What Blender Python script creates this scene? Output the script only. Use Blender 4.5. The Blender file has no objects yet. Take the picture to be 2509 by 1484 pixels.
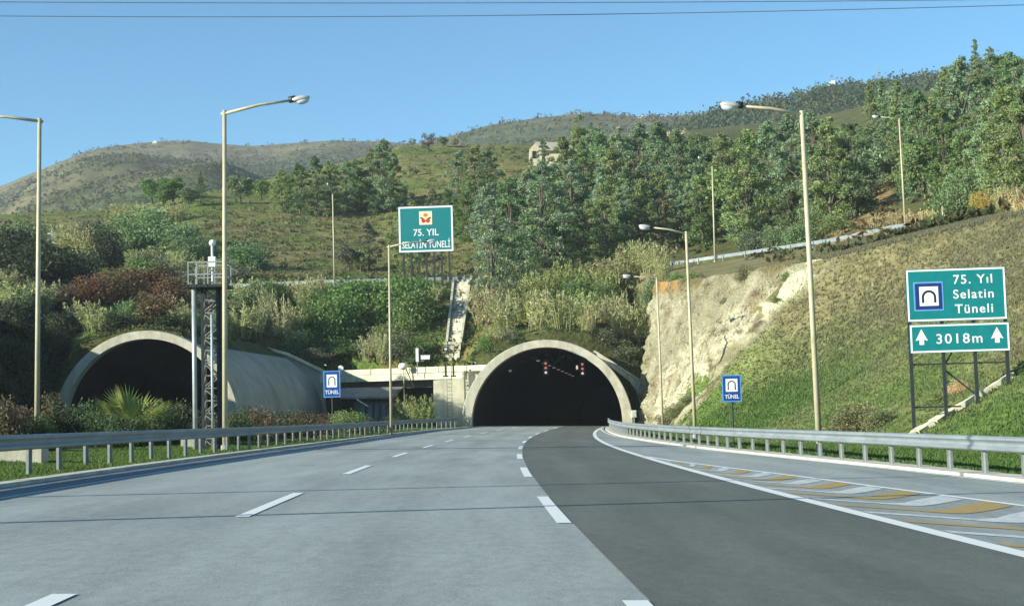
import bpy, math, random
import numpy as np
from mathutils import Vector, Matrix
SC = bpy.context.scene
COL = SC.collection
R = math.radians
rng = np.random.default_rng(7)
random.seed(7)

# ------------------------------------------------------------------ camera
FPX, CX, CY, HOR, CAMH = 3600.0, 1254.5, 742.0, 1022.0, 1.2
ROLL = R(1.5)
PIT = math.atan((HOR - CY) / FPX)
_r = np.array([math.cos(ROLL), 0, -math.sin(ROLL)])
_u0 = np.array([math.sin(ROLL), 0, math.cos(ROLL)])
_y = np.array([0., 1., 0.])
_f = math.cos(PIT) * _y + math.sin(PIT) * _u0
_u = -math.sin(PIT) * _y + math.cos(PIT) * _u0
CAM = CAMH * _u0
cam_d = bpy.data.cameras.new('camera')
cam_d.sensor_width = 36.0
cam_d.lens = 36.0 * FPX / 2509.0
cam_d.clip_start = 0.1
cam_d.clip_end = 20000
cam = bpy.data.objects.new('camera', cam_d)
COL.objects.link(cam)
cam.matrix_world = Matrix(((_r[0], _u[0], -_f[0], CAM[0]), (_r[1], _u[1], -_f[1], CAM[1]),
                           (_r[2], _u[2], -_f[2], CAM[2]), (0, 0, 0, 1)))
SC.camera = cam

# ------------------------------------------------------------------ light
KX, KZ = 2.55, 1.25                      # shadow travel to the right / forwards per metre of height
SUN_EL = math.atan(1 / math.hypot(KX, KZ))
SUN_ROT = math.atan2(-KX, -KZ)
w = bpy.data.worlds.new('World')
SC.world = w
w.use_nodes = True
nt = w.node_tree
sky = nt.nodes.new('ShaderNodeTexSky')
sky.sky_type = 'NISHITA'
sky.sun_disc = False
sky.sun_elevation = SUN_EL
sky.sun_rotation = SUN_ROT
sky.altitude = 200
sky.air_density = 0.8
sky.dust_density = 0.0
sky.ozone_density = 2.6
bg = nt.nodes['Background']
bg.inputs[1].default_value = 0.098
wb = nt.nodes.new('ShaderNodeVectorMath'); wb.operation = 'MULTIPLY'; wb.inputs[1].default_value = (.55, .97, 1.02)   # cool white balance of the camera
nt.links.new(sky.outputs[0], wb.inputs[0]); nt.links.new(wb.outputs[0], bg.inputs[0])
sl = bpy.data.lights.new('sun', 'SUN')
sl.energy = 5.0
sl.angle = R(0.5)
sl.color = (1.0, 0.965, 0.83)
sun = bpy.data.objects.new('sun', sl)
COL.objects.link(sun)
sun.rotation_euler = Vector((KX, KZ, -1)).to_track_quat('-Z', 'Y').to_euler()
SC.view_settings.view_transform = 'Standard'
SC.view_settings.look = 'None'
SC.view_settings.exposure = 0.98
SC.view_settings.gamma = 1
SC.cycles.max_bounces = 6
SC.cycles.transparent_max_bounces = 4
SC.cycles.use_denoising = True

# ------------------------------------------------------------------ pixel <-> world
def P(px, py, Y):
    """the point at depth Y that the photograph shows at (px, py)"""
    px, py, Y = np.broadcast_arrays(np.asarray(px, float), np.asarray(py, float), np.asarray(Y, float))
    d = _f + ((px - CX) / FPX)[..., None] * _r - ((py - CY) / FPX)[..., None] * _u
    return CAM + d * (Y / d[..., 1])[..., None]

def proj(p):
    q = np.asarray(p, float) - CAM
    k = q @ _f
    return CX + FPX * (q @ _r) / k, CY - FPX * (q @ _u) / k

def V(px, py, Y): return Vector(P(px, py, Y).tolist())

# ------------------------------------------------------------------ mesh helpers
class MB:
    def __init__(s): s.v, s.f, s.m = [], [], []
    def add(s, vs, fs, mi=0):
        o = len(s.v)
        s.v += [tuple(v) for v in vs]
        s.f += [tuple(i + o for i in f) for f in fs]
        s.m += [mi] * len(fs)
        return s
    def box(s, c, size, mi=0, M=None):
        x, y, z = (k / 2 for k in size)
        vs = [Vector((a * x, b * y, d * z)) for a in (-1, 1) for b in (-1, 1) for d in (-1, 1)]
        vs = [(M @ v if M else v) + Vector(c) for v in vs]
        return s.add(vs, [(0, 1, 3, 2), (4, 6, 7, 5), (0, 4, 5, 1), (2, 3, 7, 6), (0, 2, 6, 4), (1, 5, 7, 3)], mi)
    def bar(s, a, b, wx, wy=None, mi=0, up=(0, 0, 1)):
        a, b = Vector(a), Vector(b)
        d = b - a
        z = d.normalized()
        x = z.cross(Vector(up))
        if x.length < 1e-4: x = Vector((1, 0, 0))
        x.normalize()
        y = z.cross(x)
        wy = wy or wx
        vs = [p + x * (i * wx / 2) + y * (j * wy / 2) for p in (a, b) for i, j in ((-1, -1), (1, -1), (1, 1), (-1, 1))]
        return s.add(vs, [(3, 2, 1, 0), (4, 5, 6, 7), (0, 1, 5, 4), (1, 2, 6, 5), (2, 3, 7, 6), (3, 0, 4, 7)], mi)
    def tube(s, pts, rads, n=8, mi=0, caps=True):
        pts = [Vector(p) for p in pts]
        if not hasattr(rads, '__len__'): rads = [rads] * len(pts)
        rings = []
        for i, p in enumerate(pts):
            t = (pts[min(i + 1, len(pts) - 1)] - pts[max(i - 1, 0)]).normalized()
            x = t.cross(Vector((0.13, 0.97, 0.21)))
            if x.length < .05: x = t.cross(Vector((1, 0, 0)))
            x.normalize()
            y = t.cross(x)
            rings.append([p + (x * math.cos(2 * math.pi * k / n) + y * math.sin(2 * math.pi * k / n)) * rads[i] for k in range(n)])
        vs = [v for r in rings for v in r]
        fs = [(i * n + k, i * n + (k + 1) % n, (i + 1) * n + (k + 1) % n, (i + 1) * n + k) for i in range(len(pts) - 1) for k in range(n)]
        if caps: fs += [tuple(range(n - 1, -1, -1)), tuple((len(pts) - 1) * n + k for k in range(n))]
        return s.add(vs, fs, mi)
    def prism(s, poly, off, mi=0):
        """closed polygon (3-D points) pushed along off"""
        n = len(poly)
        a = [Vector(p) for p in poly]
        b = [p + Vector(off) for p in a]
        return s.add(a + b, [tuple(range(n)), tuple(range(2 * n - 1, n - 1, -1))] + [(i, n + i, n + (i + 1) % n, (i + 1) % n) for i in range(n)], mi)
    def ell(s, c, rad, n=12, m=8, mi=0, M=None):
        vs = []
        for j in range(m + 1):
            t = math.pi * j / m
            for k in range(n):
                a = 2 * math.pi * k / n
                v = Vector((rad[0] * math.sin(t) * math.cos(a), rad[1] * math.sin(t) * math.sin(a), rad[2] * math.cos(t)))
                vs.append((M @ v if M else v) + Vector(c))
        fs = [(j * n + k, (j + 1) * n + k, (j + 1) * n + (k + 1) % n, j * n + (k + 1) % n) for j in range(m) for k in range(n)]
        return s.add(vs, fs, mi)
    def build(s, name, mats, parent=None, smooth=False, loc=None):
        me = bpy.data.meshes.new(name)
        me.from_pydata(s.v, [], s.f)
        for m in (mats if isinstance(mats, (list, tuple)) else [mats]): me.materials.append(m)
        if any(s.m): me.polygons.foreach_set('material_index', s.m)
        if smooth: me.polygons.foreach_set('use_smooth', [True] * len(me.polygons))
        me.update()
        return link(name, me, parent, loc)

def link(name, me, parent=None, loc=None):
    o = bpy.data.objects.new(name, me)
    COL.objects.link(o)
    if parent: o.parent = parent
    if loc is not None: o.location = loc
    return o

def np_mesh(name, v, q, mat, col=None, smooth=False, mi=None):
    v = np.asarray(v, np.float32); q = np.asarray(q, np.int32)
    me = bpy.data.meshes.new(name)
    k = q.shape[1]
    me.vertices.add(len(v)); me.vertices.foreach_set('co', v.ravel())
    me.loops.add(q.size); me.loops.foreach_set('vertex_index', q.ravel())
    me.polygons.add(len(q))
    me.polygons.foreach_set('loop_start', np.arange(0, q.size, k, dtype=np.int32))
    me.polygons.foreach_set('loop_total', np.full(len(q), k, np.int32))
    if smooth: me.polygons.foreach_set('use_smooth', np.ones(len(q), bool))
    for m in (mat if isinstance(mat, (list, tuple)) else [mat]): me.materials.append(m)
    if mi is not None: me.polygons.foreach_set('material_index', np.asarray(mi, np.int32))
    if col is not None:
        c = np.ones((len(v), 4), np.float32); c[:, :3] = col
        me.color_attributes.new('tint', 'FLOAT_COLOR', 'POINT').data.foreach_set('color', c.ravel())
    me.update(calc_edges=True)
    return me

def tag(o, label=None, cat=None, group=None, kind=None):
    if label: o['label'] = label
    if cat: o['category'] = cat
    if group: o['group'] = group
    if kind: o['kind'] = kind
    return o

def thing(name, loc, label, cat, group=None, rotz=0):
    o = bpy.data.objects.new(name, None)
    COL.objects.link(o)
    o.empty_display_size = .3
    o.location = loc; o.rotation_euler = (0, 0, rotz)
    return tag(o, label, cat, group)

def structure(o): return tag(o, kind='structure')

# ------------------------------------------------------------------ materials
def new_mat(name):
    m = bpy.data.materials.new(name); m.use_nodes = True
    n = m.node_tree
    return m, n, n.nodes['Principled BSDF'], n.links.new

def mat(name, col, rough=.7, var=.15, scale=2.0, metal=0., bump=0., bscale=None, spec=.4, col2=None, stretch=(1, 1, 1), detail=5., streak=None):
    m, n, b, L = new_mat(name)
    b.inputs['Roughness'].default_value = rough
    b.inputs['Metallic'].default_value = metal
    b.inputs['Specular IOR Level'].default_value = spec
    tc = n.nodes.new('ShaderNodeTexCoord')
    mp = n.nodes.new('ShaderNodeMapping'); mp.inputs['Scale'].default_value = stretch
    L(tc.outputs['Object'], mp.inputs[0])
    nz = n.nodes.new('ShaderNodeTexNoise'); nz.inputs['Scale'].default_value = scale; nz.inputs['Detail'].default_value = detail
    nz.inputs['Roughness'].default_value = .65
    L(mp.outputs[0], nz.inputs['Vector'])
    rp = n.nodes.new('ShaderNodeValToRGB')
    c2 = col2 or tuple(min(1, c * (1 + var)) for c in col)
    c1 = col if col2 else tuple(c * (1 - var) for c in col)
    rp.color_ramp.elements[0].position = .36; rp.color_ramp.elements[1].position = .64
    rp.color_ramp.elements[0].color = (*c1, 1); rp.color_ramp.elements[1].color = (*c2, 1)
    L(nz.outputs['Fac'], rp.inputs[0])
    out = rp.outputs[0]
    if streak:                                   # vertical rain streaks / stains
        mp2 = n.nodes.new('ShaderNodeMapping'); mp2.inputs['Scale'].default_value = (streak[0], streak[0], streak[0] * .08)
        L(tc.outputs['Object'], mp2.inputs[0])
        n2 = n.nodes.new('ShaderNodeTexNoise'); n2.inputs['Scale'].default_value = 1.; n2.inputs['Detail'].default_value = 4
        L(mp2.outputs[0], n2.inputs['Vector'])
        r2 = n.nodes.new('ShaderNodeValToRGB'); r2.color_ramp.elements[0].position = .42; r2.color_ramp.elements[1].position = .7
        r2.color_ramp.elements[0].color = (1, 1, 1, 1); k = streak[1]; r2.color_ramp.elements[1].color = (k, k, k * .95, 1)
        L(n2.outputs['Fac'], r2.inputs[0])
        mx = n.nodes.new('ShaderNodeMix'); mx.data_type = 'RGBA'; mx.blend_type = 'MULTIPLY'; mx.inputs[0].default_value = 1
        L(out, mx.inputs[6]); L(r2.outputs[0], mx.inputs[7]); out = mx.outputs[2]
    L(out, b.inputs['Base Color'])
    if bump:
        bp = n.nodes.new('ShaderNodeBump'); bp.inputs['Strength'].default_value = bump; bp.inputs['Distance'].default_value = .05
        if bscale:
            nb = n.nodes.new('ShaderNodeTexNoise'); nb.inputs['Scale'].default_value = bscale; nb.inputs['Detail'].default_value = 4
            L(mp.outputs[0], nb.inputs['Vector']); L(nb.outputs['Fac'], bp.inputs['Height'])
        else: L(nz.outputs['Fac'], bp.inputs['Height'])
        L(bp.outputs[0], b.inputs['Normal'])
    return m

def leaf_mat(name, lo=.9, hi=1.75, trans=.38, rough=.55):
    m, n, b, L = new_mat(name)
    oi = n.nodes.new('ShaderNodeObjectInfo'); ge = n.nodes.new('ShaderNodeNewGeometry')
    mr = n.nodes.new('ShaderNodeMapRange'); mr.inputs[3].default_value = lo; mr.inputs[4].default_value = hi
    L(ge.outputs['Random Per Island'], mr.inputs[0])
    hs = n.nodes.new('ShaderNodeHueSaturation')
    mh = n.nodes.new('ShaderNodeMath'); mh.operation = 'MULTIPLY'; mh.inputs[1].default_value = 7.31
    fr = n.nodes.new('ShaderNodeMath'); fr.operation = 'FRACT'
    L(ge.outputs['Random Per Island'], mh.inputs[0]); L(mh.outputs[0], fr.inputs[0])
    hr = n.nodes.new('ShaderNodeMapRange'); hr.inputs[3].default_value = .47; hr.inputs[4].default_value = .525
    L(fr.outputs[0], hr.inputs[0]); L(hr.outputs[0], hs.inputs['Hue'])
    L(mr.outputs[0], hs.inputs['Value']); L(oi.outputs['Color'], hs.inputs['Color'])
    b.inputs['Roughness'].default_value = rough; b.inputs['Specular IOR Level'].default_value = .25
    L(hs.outputs[0], b.inputs['Base Color'])
    tr = n.nodes.new('ShaderNodeBsdfTranslucent'); L(hs.outputs[0], tr.inputs[0])
    mx = n.nodes.new('ShaderNodeMixShader'); mx.inputs[0].default_value = trans
    L(b.outputs[0], mx.inputs[1]); L(tr.outputs[0], mx.inputs[2])
    L(mx.outputs[0], n.nodes['Material Output'].inputs[0])
    return m

def ground_mat(name, s1=.35, s2=3.5, amp=.45, bump=.6, bs=2.5):
    m, n, b, L = new_mat(name)
    at = n.nodes.new('ShaderNodeAttribute'); at.attribute_name = 'tint'
    ge = n.nodes.new('ShaderNodeNewGeometry')
    out = at.outputs['Color']
    for sc, a in ((s1, amp), (s2, amp), (s2 * 7, amp * .7)):
        nz = n.nodes.new('ShaderNodeTexNoise'); nz.inputs['Scale'].default_value = sc; nz.inputs['Detail'].default_value = 5; nz.inputs['Roughness'].default_value = .7
        L(ge.outputs['Position'], nz.inputs['Vector'])
        rp = n.nodes.new('ShaderNodeValToRGB')
        rp.color_ramp.elements[0].position = .33; rp.color_ramp.elements[1].position = .67
        rp.color_ramp.elements[0].color = (1 - a * .85, 1 - a * .8, 1 - a, 1); rp.color_ramp.elements[1].color = (1 + a * 1.0, 1 + a * .85, 1 + a * .7, 1)
        L(nz.outputs['Fac'], rp.inputs[0])
        mx = n.nodes.new('ShaderNodeMix'); mx.data_type = 'RGBA'; mx.blend_type = 'MULTIPLY'; mx.inputs[0].default_value = 1
        L(out, mx.inputs[6]); L(rp.outputs[0], mx.inputs[7]); out = mx.outputs[2]
    L(out, b.inputs['Base Color'])
    b.inputs['Roughness'].default_value = .95; b.inputs['Specular IOR Level'].default_value = .1
    nb = n.nodes.new('ShaderNodeTexNoise'); nb.inputs['Scale'].default_value = bs; nb.inputs['Detail'].default_value = 7
    L(ge.outputs['Position'], nb.inputs['Vector'])
    bp = n.nodes.new('ShaderNodeBump'); bp.inputs['Strength'].default_value = bump; bp.inputs['Distance'].default_value = .3
    L(nb.outputs['Fac'], bp.inputs['Height']); L(bp.outputs[0], b.inputs['Normal'])
    return m

def asphalt(name, col, patch=.1, spec=.3, rough=.8, wear=False):
    """speckled asphalt with faint lengthwise wheel tracks and blotches"""
    m, n, b, L = new_mat(name)
    ge = n.nodes.new('ShaderNodeNewGeometry')
    out = None
    for sc, a, st in ((.22, patch, (1, .35, 1)), (1.6, patch * .8, (1, .12, 1)), (55., .28, (1, 1, 1)), (9., .1, (1, .4, 1))):
        mp = n.nodes.new('ShaderNodeMapping'); mp.inputs['Scale'].default_value = st
        L(ge.outputs['Position'], mp.inputs[0])
        nz = n.nodes.new('ShaderNodeTexNoise'); nz.inputs['Scale'].default_value = sc; nz.inputs['Detail'].default_value = 4
        L(mp.outputs[0], nz.inputs['Vector'])
        mr = n.nodes.new('ShaderNodeMapRange'); mr.inputs[1].default_value = .3; mr.inputs[2].default_value = .7
        mr.inputs[3].default_value = 1 - a; mr.inputs[4].default_value = 1 + a
        L(nz.outputs['Fac'], mr.inputs[0])
        if out is None: out = mr.outputs[0]
        else:
            mm = n.nodes.new('ShaderNodeMath'); mm.operation = 'MULTIPLY'; L(out, mm.inputs[0]); L(mr.outputs[0], mm.inputs[1]); out = mm.outputs[0]
    if wear:
        mp = n.nodes.new('ShaderNodeMapping'); mp.inputs['Scale'].default_value = (1, .3, 1); L(ge.outputs['Position'], mp.inputs[0])
        nz = n.nodes.new('ShaderNodeTexNoise'); nz.inputs['Scale'].default_value = 1.3; nz.inputs['Detail'].default_value = 3; L(mp.outputs[0], nz.inputs['Vector'])
        mr = n.nodes.new('ShaderNodeMapRange'); mr.inputs[1].default_value = .66; mr.inputs[2].default_value = .74; mr.inputs[3].default_value = 1; mr.inputs[4].default_value = .84
        L(nz.outputs['Fac'], mr.inputs[0])
        mm = n.nodes.new('ShaderNodeMath'); mm.operation = 'MULTIPLY'; L(out, mm.inputs[0]); L(mr.outputs[0], mm.inputs[1]); out = mm.outputs[0]
        at = n.nodes.new('ShaderNodeAttribute'); at.attribute_name = 'wear'
        mm = n.nodes.new('ShaderNodeMath'); mm.operation = 'MULTIPLY'; L(out, mm.inputs[0]); L(at.outputs['Fac'], mm.inputs[1]); out = mm.outputs[0]
    mx = n.nodes.new('ShaderNodeVectorMath'); mx.operation = 'SCALE'; mx.inputs[0].default_value = col
    L(out, mx.inputs['Scale']); L(mx.outputs[0], b.inputs['Base Color'])
    b.inputs['Roughness'].default_value = rough; b.inputs['Specular IOR Level'].default_value = spec
    return m

def emis(name, col, s):
    m, n, b, L = new_mat(name)
    b.inputs['Base Color'].default_value = (*col, 1); b.inputs['Emission Color'].default_value = (*col, 1); b.inputs['Emission Strength'].default_value = s
    return m

def paint(name, col, under, wear=.5):
    """road paint worn through to the asphalt in patches"""
    m, n, b, L = new_mat(name)
    ge = n.nodes.new('ShaderNodeNewGeometry')
    nz = n.nodes.new('ShaderNodeTexNoise'); nz.inputs['Scale'].default_value = 6; nz.inputs['Detail'].default_value = 8; nz.inputs['Roughness'].default_value = .75
    L(ge.outputs['Position'], nz.inputs['Vector'])
    rp = n.nodes.new('ShaderNodeValToRGB'); rp.color_ramp.elements[0].position = wear - .14; rp.color_ramp.elements[1].position = wear + .02
    rp.color_ramp.elements[0].color = (*under, 1); rp.color_ramp.elements[1].color = (*col, 1)
    L(nz.outputs['Fac'], rp.inputs[0]); L(rp.outputs[0], b.inputs['Base Color'])
    b.inputs['Roughness'].default_value = .7
    return m

M = dict(
    road=asphalt('grey_asphalt', (.29, .316, .292), .15, wear=True),
    newroad=asphalt('new_asphalt', (.118, .126, .108), .16, wear=True),
    carriage=asphalt('far_asphalt', (.2, .22, .215), .12), strip=asphalt('rail_shadow_asphalt', (.15, .17, .18), .2),  # strip: asphalt darkened to stand in for the guardrail's shadow
    white=paint('white_paint', (.74, .76, .72), (.3, .31, .3), .36),
    dim=paint('worn_white_paint', (.42, .44, .43), (.2, .21, .21), .46),
    hatchw=paint('hatch_white', (.58, .6, .58), (.3, .31, .3), .49),
    yellow=paint('ochre_paint', (.43, .28, .06), (.26, .23, .16), .495),
    conc=mat('pale_concrete', (.60, .57, .41), .9, .12, 1.2, bump=.2, bscale=14, streak=(1.6, .72)),
    ringc=mat('portal_concrete', (.47, .445, .34), .9, .14, 1.5, bump=.2, bscale=10, streak=(1.2, .75)),
    tubec=mat('grey_shell_concrete', (.40, .38, .305), .9, .16, .5, bump=.3, bscale=6, streak=(.35, .82)),
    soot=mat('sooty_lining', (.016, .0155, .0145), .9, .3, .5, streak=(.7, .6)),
    kerb=mat('kerb_concrete', (.52, .50, .42), .9, .2, 1.5, bump=.2, bscale=9),
    galv=mat('galvanised_steel', (.24, .275, .285), .5, .16, 3, metal=.15, stretch=(1, .2, 1)),
    post=mat('galvanised_post', (.30, .32, .31), .55, .12, 4, metal=.4),
    pole=mat('weathered_pole', (.50, .45, .30), .6, .1, 2, metal=.1, streak=(3, .75)),
    head=mat('lamp_housing', (.55, .55, .52), .4, .08, 6, metal=.3),
    glass=mat('lamp_glass', (.55, .6, .62), .12, .05, 6, spec=.8),
    darkm=mat('dark_painted_steel', (.022, .03, .03), .55, .25, 5),
    tower=mat('tower_steel', (.035, .045, .045), .5, .3, 4, metal=.3),
    towerp=mat('pale_tube_steel', (.42, .47, .46), .5, .12, 3, metal=.3, streak=(3, .7)),
    rust=mat('weathered_brace', (.22, .22, .2), .6, .3, 6, metal=.3),
    green=mat('sign_green', (.002, .18, .19), .45, .08, 3),
    blue=mat('sign_blue', (.006, .06, .27), .45, .1, 3),
    navy=mat('sign_deep_blue', (.01, .03, .16), .45, .08, 3),
    lblue=mat('sign_light_blue', (.12, .3, .6), .45, .08, 3),
    swhite=mat('sign_white', (.78, .8, .78), .45, .05, 3),
    sblack=mat('sign_black', (.012, .014, .012), .5, .1, 3),
    sred=mat('emblem_red', (.5, .03, .02), .5, .08, 3),
    sorange=mat('emblem_orange', (.6, .2, .04), .5, .08, 3),
    scream=mat('emblem_cream', (.8, .68, .45), .5, .05, 3),
    bark=mat('pale_bark', (.12, .1, .07), .9, .3, 3, bump=.4, stretch=(1, 1, .3)),
    dbark=mat('dark_bark', (.08, .06, .045), .9, .3, 3, bump=.4, stretch=(1, 1, .3)),
    leaf=leaf_mat('leaf'), plume=leaf_mat('cane_plume', .75, 1.3, .35, .8), grass=leaf_mat('grass_blade', .55, 1.5, .35, .7),
    ground=ground_mat('hillside_soil'), far=ground_mat('far_hill_scrub', .012, .05, .35, .8, .05),
    shade=mat('shed_wall', (.13, .16, .17), .7, .15, 2), shutter=mat('blue_shutter', (.12, .2, .23), .6, .15, 2, stretch=(1, 1, .2)),
    roofg=mat('grey_sheet_roof', (.24, .235, .2), .8, .15, 1.5, streak=(1.5, .75)),
    cable=mat('grey_cable', (.1, .11, .12), .7, .1, 3),
    wallw=mat('cream_render', (.6, .53, .37), .9, .1, 1.5, streak=(1, .8)), roofh=mat('pale_tile_roof', (.36, .32, .25), .9, .2, 4),
    dark=mat('dark_opening', (.012, .012, .013), .9, .1, 2),
    wbox=mat('white_enamel', (.75, .76, .72), .5, .05, 3),
    dimlamp=emis('dim_lamp', (.75, .7, .6), .16), red=emis('red_signal_lens', (1., .22, .14), .3), warm=emis('warm_signal_lens', (1., .8, .68), .35), off=mat('signal_lens', (.35, .3, .26), .3, .1, 6),
)

mixc = lambda a, b, t: np.asarray(a) * (1 - t)[..., None] + np.asarray(b) * t[..., None]
M['rockg'] = ground_mat('cut_rock', 1.1, 4.5, .22, 1.0, 5.)
# ------------------------------------------------------------------ noise
_tab = np.random.default_rng(3).random((256, 256))
def vnoise(x, y):
    xi = np.floor(x).astype(int); yi = np.floor(y).astype(int); fx = x - xi; fy = y - yi
    fx = fx * fx * (3 - 2 * fx); fy = fy * fy * (3 - 2 * fy)
    g = lambda a, b: _tab[a % 256, b % 256]
    return (g(xi, yi) * (1 - fx) + g(xi + 1, yi) * fx) * (1 - fy) + (g(xi, yi + 1) * (1 - fx) + g(xi + 1, yi + 1) * fx) * fy
def fbm(x, y, o=4):
    s = 0; a = .5
    for i in range(o):
        s = s + a * (vnoise(x * 2 ** i + 17 * i, y * 2 ** i + 31 * i) - .5); a *= .5
    return s * 2

# ------------------------------------------------------------------ road line and terrain heights
S = math.tan(ROLL)
def _gp(Y): return -2.657 - .04242 * Y + .00048 * Y * Y + 1.5e-6 * np.clip(Y - 60, 0, None) ** 3
def g(Y):
    Y = np.asarray(Y, float)
    return np.where(Y < 131, _gp(Y), _gp(131.) + .1 * (Y - 131))
def rise(Y): return 6.3e-5 * np.clip(np.asarray(Y, float) - 55, 0, 80) ** 2
def base(X, Y): return -S * np.clip(X, -32, 14) + rise(Y)
def itp(tab): xs, ys = zip(*tab); return lambda q: np.interp(q, xs, ys)
R3 = itp([(-30, 15.8), (0, 14.5), (27, 12.9), (36, 12.45), (54, 11.0), (88, 9.05), (120, 8.0), (131, 7.7)])
L2 = itp([(-30, 15), (0, 12.6), (20, 10.28), (30, 9.37), (40.4, 8.1), (46, 7.65)])
LK = itp([(0, -5.6), (100, -5.6), (131, -4.2)])
LS = itp([(0, -4.3), (100, -4.3), (131, -3.9)])
LR = itp([(0, -6.6), (30, -6.45), (50, -6.15), (110, -6.2), (128, -5.2)])
XF = itp([(0, 15.5), (56, 15.0), (80, 13.4), (110, 12.2), (140, 12.3)])
CP = [-1500, -600, 0, 300, 560, 820, 1190, 1640, 1752, 2050, 2218, 2509, 2800, 3200, 4200]
YC = lambda p: np.interp(p, CP, [190, 185, 185, 184, 182, 179, 178, 176, 171, 152, 141, 110, 88, 68, 50])
PC = lambda p: np.interp(p, CP, [640, 640, 640, 665, 712, 701, 692, 660, 643, 600, 565, 520, 470, 400, 330])
def zpx(px, py, Y): return P(px, py, Y)[..., 2]
AXR = lambda Y: 3.1 + .1 * (Y - 131.6)          # right tunnel axis
AXL = lambda Y: -29.5 + .09 * (Y - 118.7)       # left tunnel axis
YMR, YML, ZR, ZL, RO, RI = 131.6, 118.7, .36, 1.27, 7.65, 6.75
YH = itp([(-31, 151), (-19, 150.5), (-18.5, 153), (-5, 143.5), (-4, 141.5), (13, 141.5)])
HILL = [(-1500, [(190, 640), (230, 560), (320, 520), (430, 560)]), (0, [(185, 640), (230, 570), (300, 528), (360, 526), (430, 580)]),
        (300, [(185, 660), (220, 590), (290, 520), (340, 512), (430, 600)]), (500, [(182, 690), (200, 655), (240, 540), (280, 480), (320, 470), (430, 560)]),
        (700, [(182, 690), (200, 665), (250, 530), (300, 455), (340, 430), (430, 480)]), (900, [(180, 690), (200, 670), (250, 545), (300, 430), (345, 385), (430, 400)]),
        (1000, [(180, 690), (200, 670), (250, 530), (300, 410), (350, 356), (430, 370)]), (1200, [(180, 688), (200, 655), (250, 510), (300, 405), (350, 357), (430, 365)]),
        (1400, [(180, 680), (200, 640), (250, 500), (300, 395), (350, 352), (430, 350)]), (1700, [(178, 650), (200, 600), (250, 470), (300, 390), (360, 330), (430, 320)]),
        (2000, [(155, 612), (190, 550), (240, 450), (300, 370), (400, 300), (430, 290)]), (2300, [(135, 556), (170, 480), (240, 350), (320, 270), (430, 225)]),
        (2600, [(105, 512), (150, 400), (200, 310), (260, 240), (320, 190), (430, 150)]), (4200, [(50, 330), (100, 240), (200, 160), (430, 100)])]
HP = np.array([h[0] for h in HILL], float)
YG = np.arange(40., 431., 1.)
HT = np.array([[float(zpx(px, np.interp(y, [a for a, b in t], [b for a, b in t]), y)) for y in YG] for px, t in HILL])
LEFT = [(-1500, [(50, 1130), (80, 700), (190, 640)]), (-300, [(66, 1105), (96, 690), (188, 640)]), (0, [(92, 1080), (128, 690), (185, 640)]),
        (100, [(110, 1060), (131, 790), (150, 690), (185, 655)]), (140, [(119.5, 1000), (123, 850), (150, 700), (185, 655)]),
        (220, [(119.5, 860), (124, 815), (150, 720), (185, 660)]), (359, [(119.5, 809), (124, 797), (150, 740), (184, 672)]),
        (480, [(119.5, 828), (124, 812), (150, 750), (183, 695)]), (560, [(119.5, 852), (150, 780), (182, 712)]),
        (700, [(150, 862), (179, 706)]), (800, [(150, 905), (179, 702)]), (1170, [(139, 893), (178, 692)]), (1240, [(138, 860), (178, 690)]),
        (1345, [(138, 832), (177, 684)]), (1450, [(138, 848), (177, 675)]), (1500, [(138, 880), (176, 670)]), (1572, [(138, 925), (176, 665)]), (1660, [(138, 925), (175, 660)]), (4200, [(138, 925), (175, 660)])]
LP_ = np.array([h[0] for h in LEFT], float)
YL = np.arange(40., 200., 1.)
LT = np.array([[float(zpx(px, np.interp(y, [a for a, b in t], [b for a, b in t]), y)) if y >= t[0][0] else -9. for y in YL] for px, t in LEFT])
def tab2(px, Y, PX, YY, T):
    i = np.clip(np.searchsorted(PX, px) - 1, 0, len(PX) - 2); a = np.clip((px - PX[i]) / (PX[i + 1] - PX[i]), 0, 1)
    q = np.clip(Y - YY[0], 0, len(YY) - 1.001); j = q.astype(int); b = q - j
    return (T[i, j] * (1 - b) + T[i, j + 1] * b) * (1 - a) + (T[i + 1, j] * (1 - b) + T[i + 1, j + 1] * b) * a

def hprof(d, X, Y):
    lo = np.where(d < 8, .5 * d, 4 + .72 * (d - 8)) + .35 * fbm(X * .22, Y * .12, 3) * np.clip(d / 3, 0, 1)
    k = np.clip((Y - 99) / 36, 0, 1)
    steep = .75 * (6 / .75) ** k * d
    kk = np.clip((Y - 96) / 20, 0, 1)
    return lo * (1 - kk) + steep * kk

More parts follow.
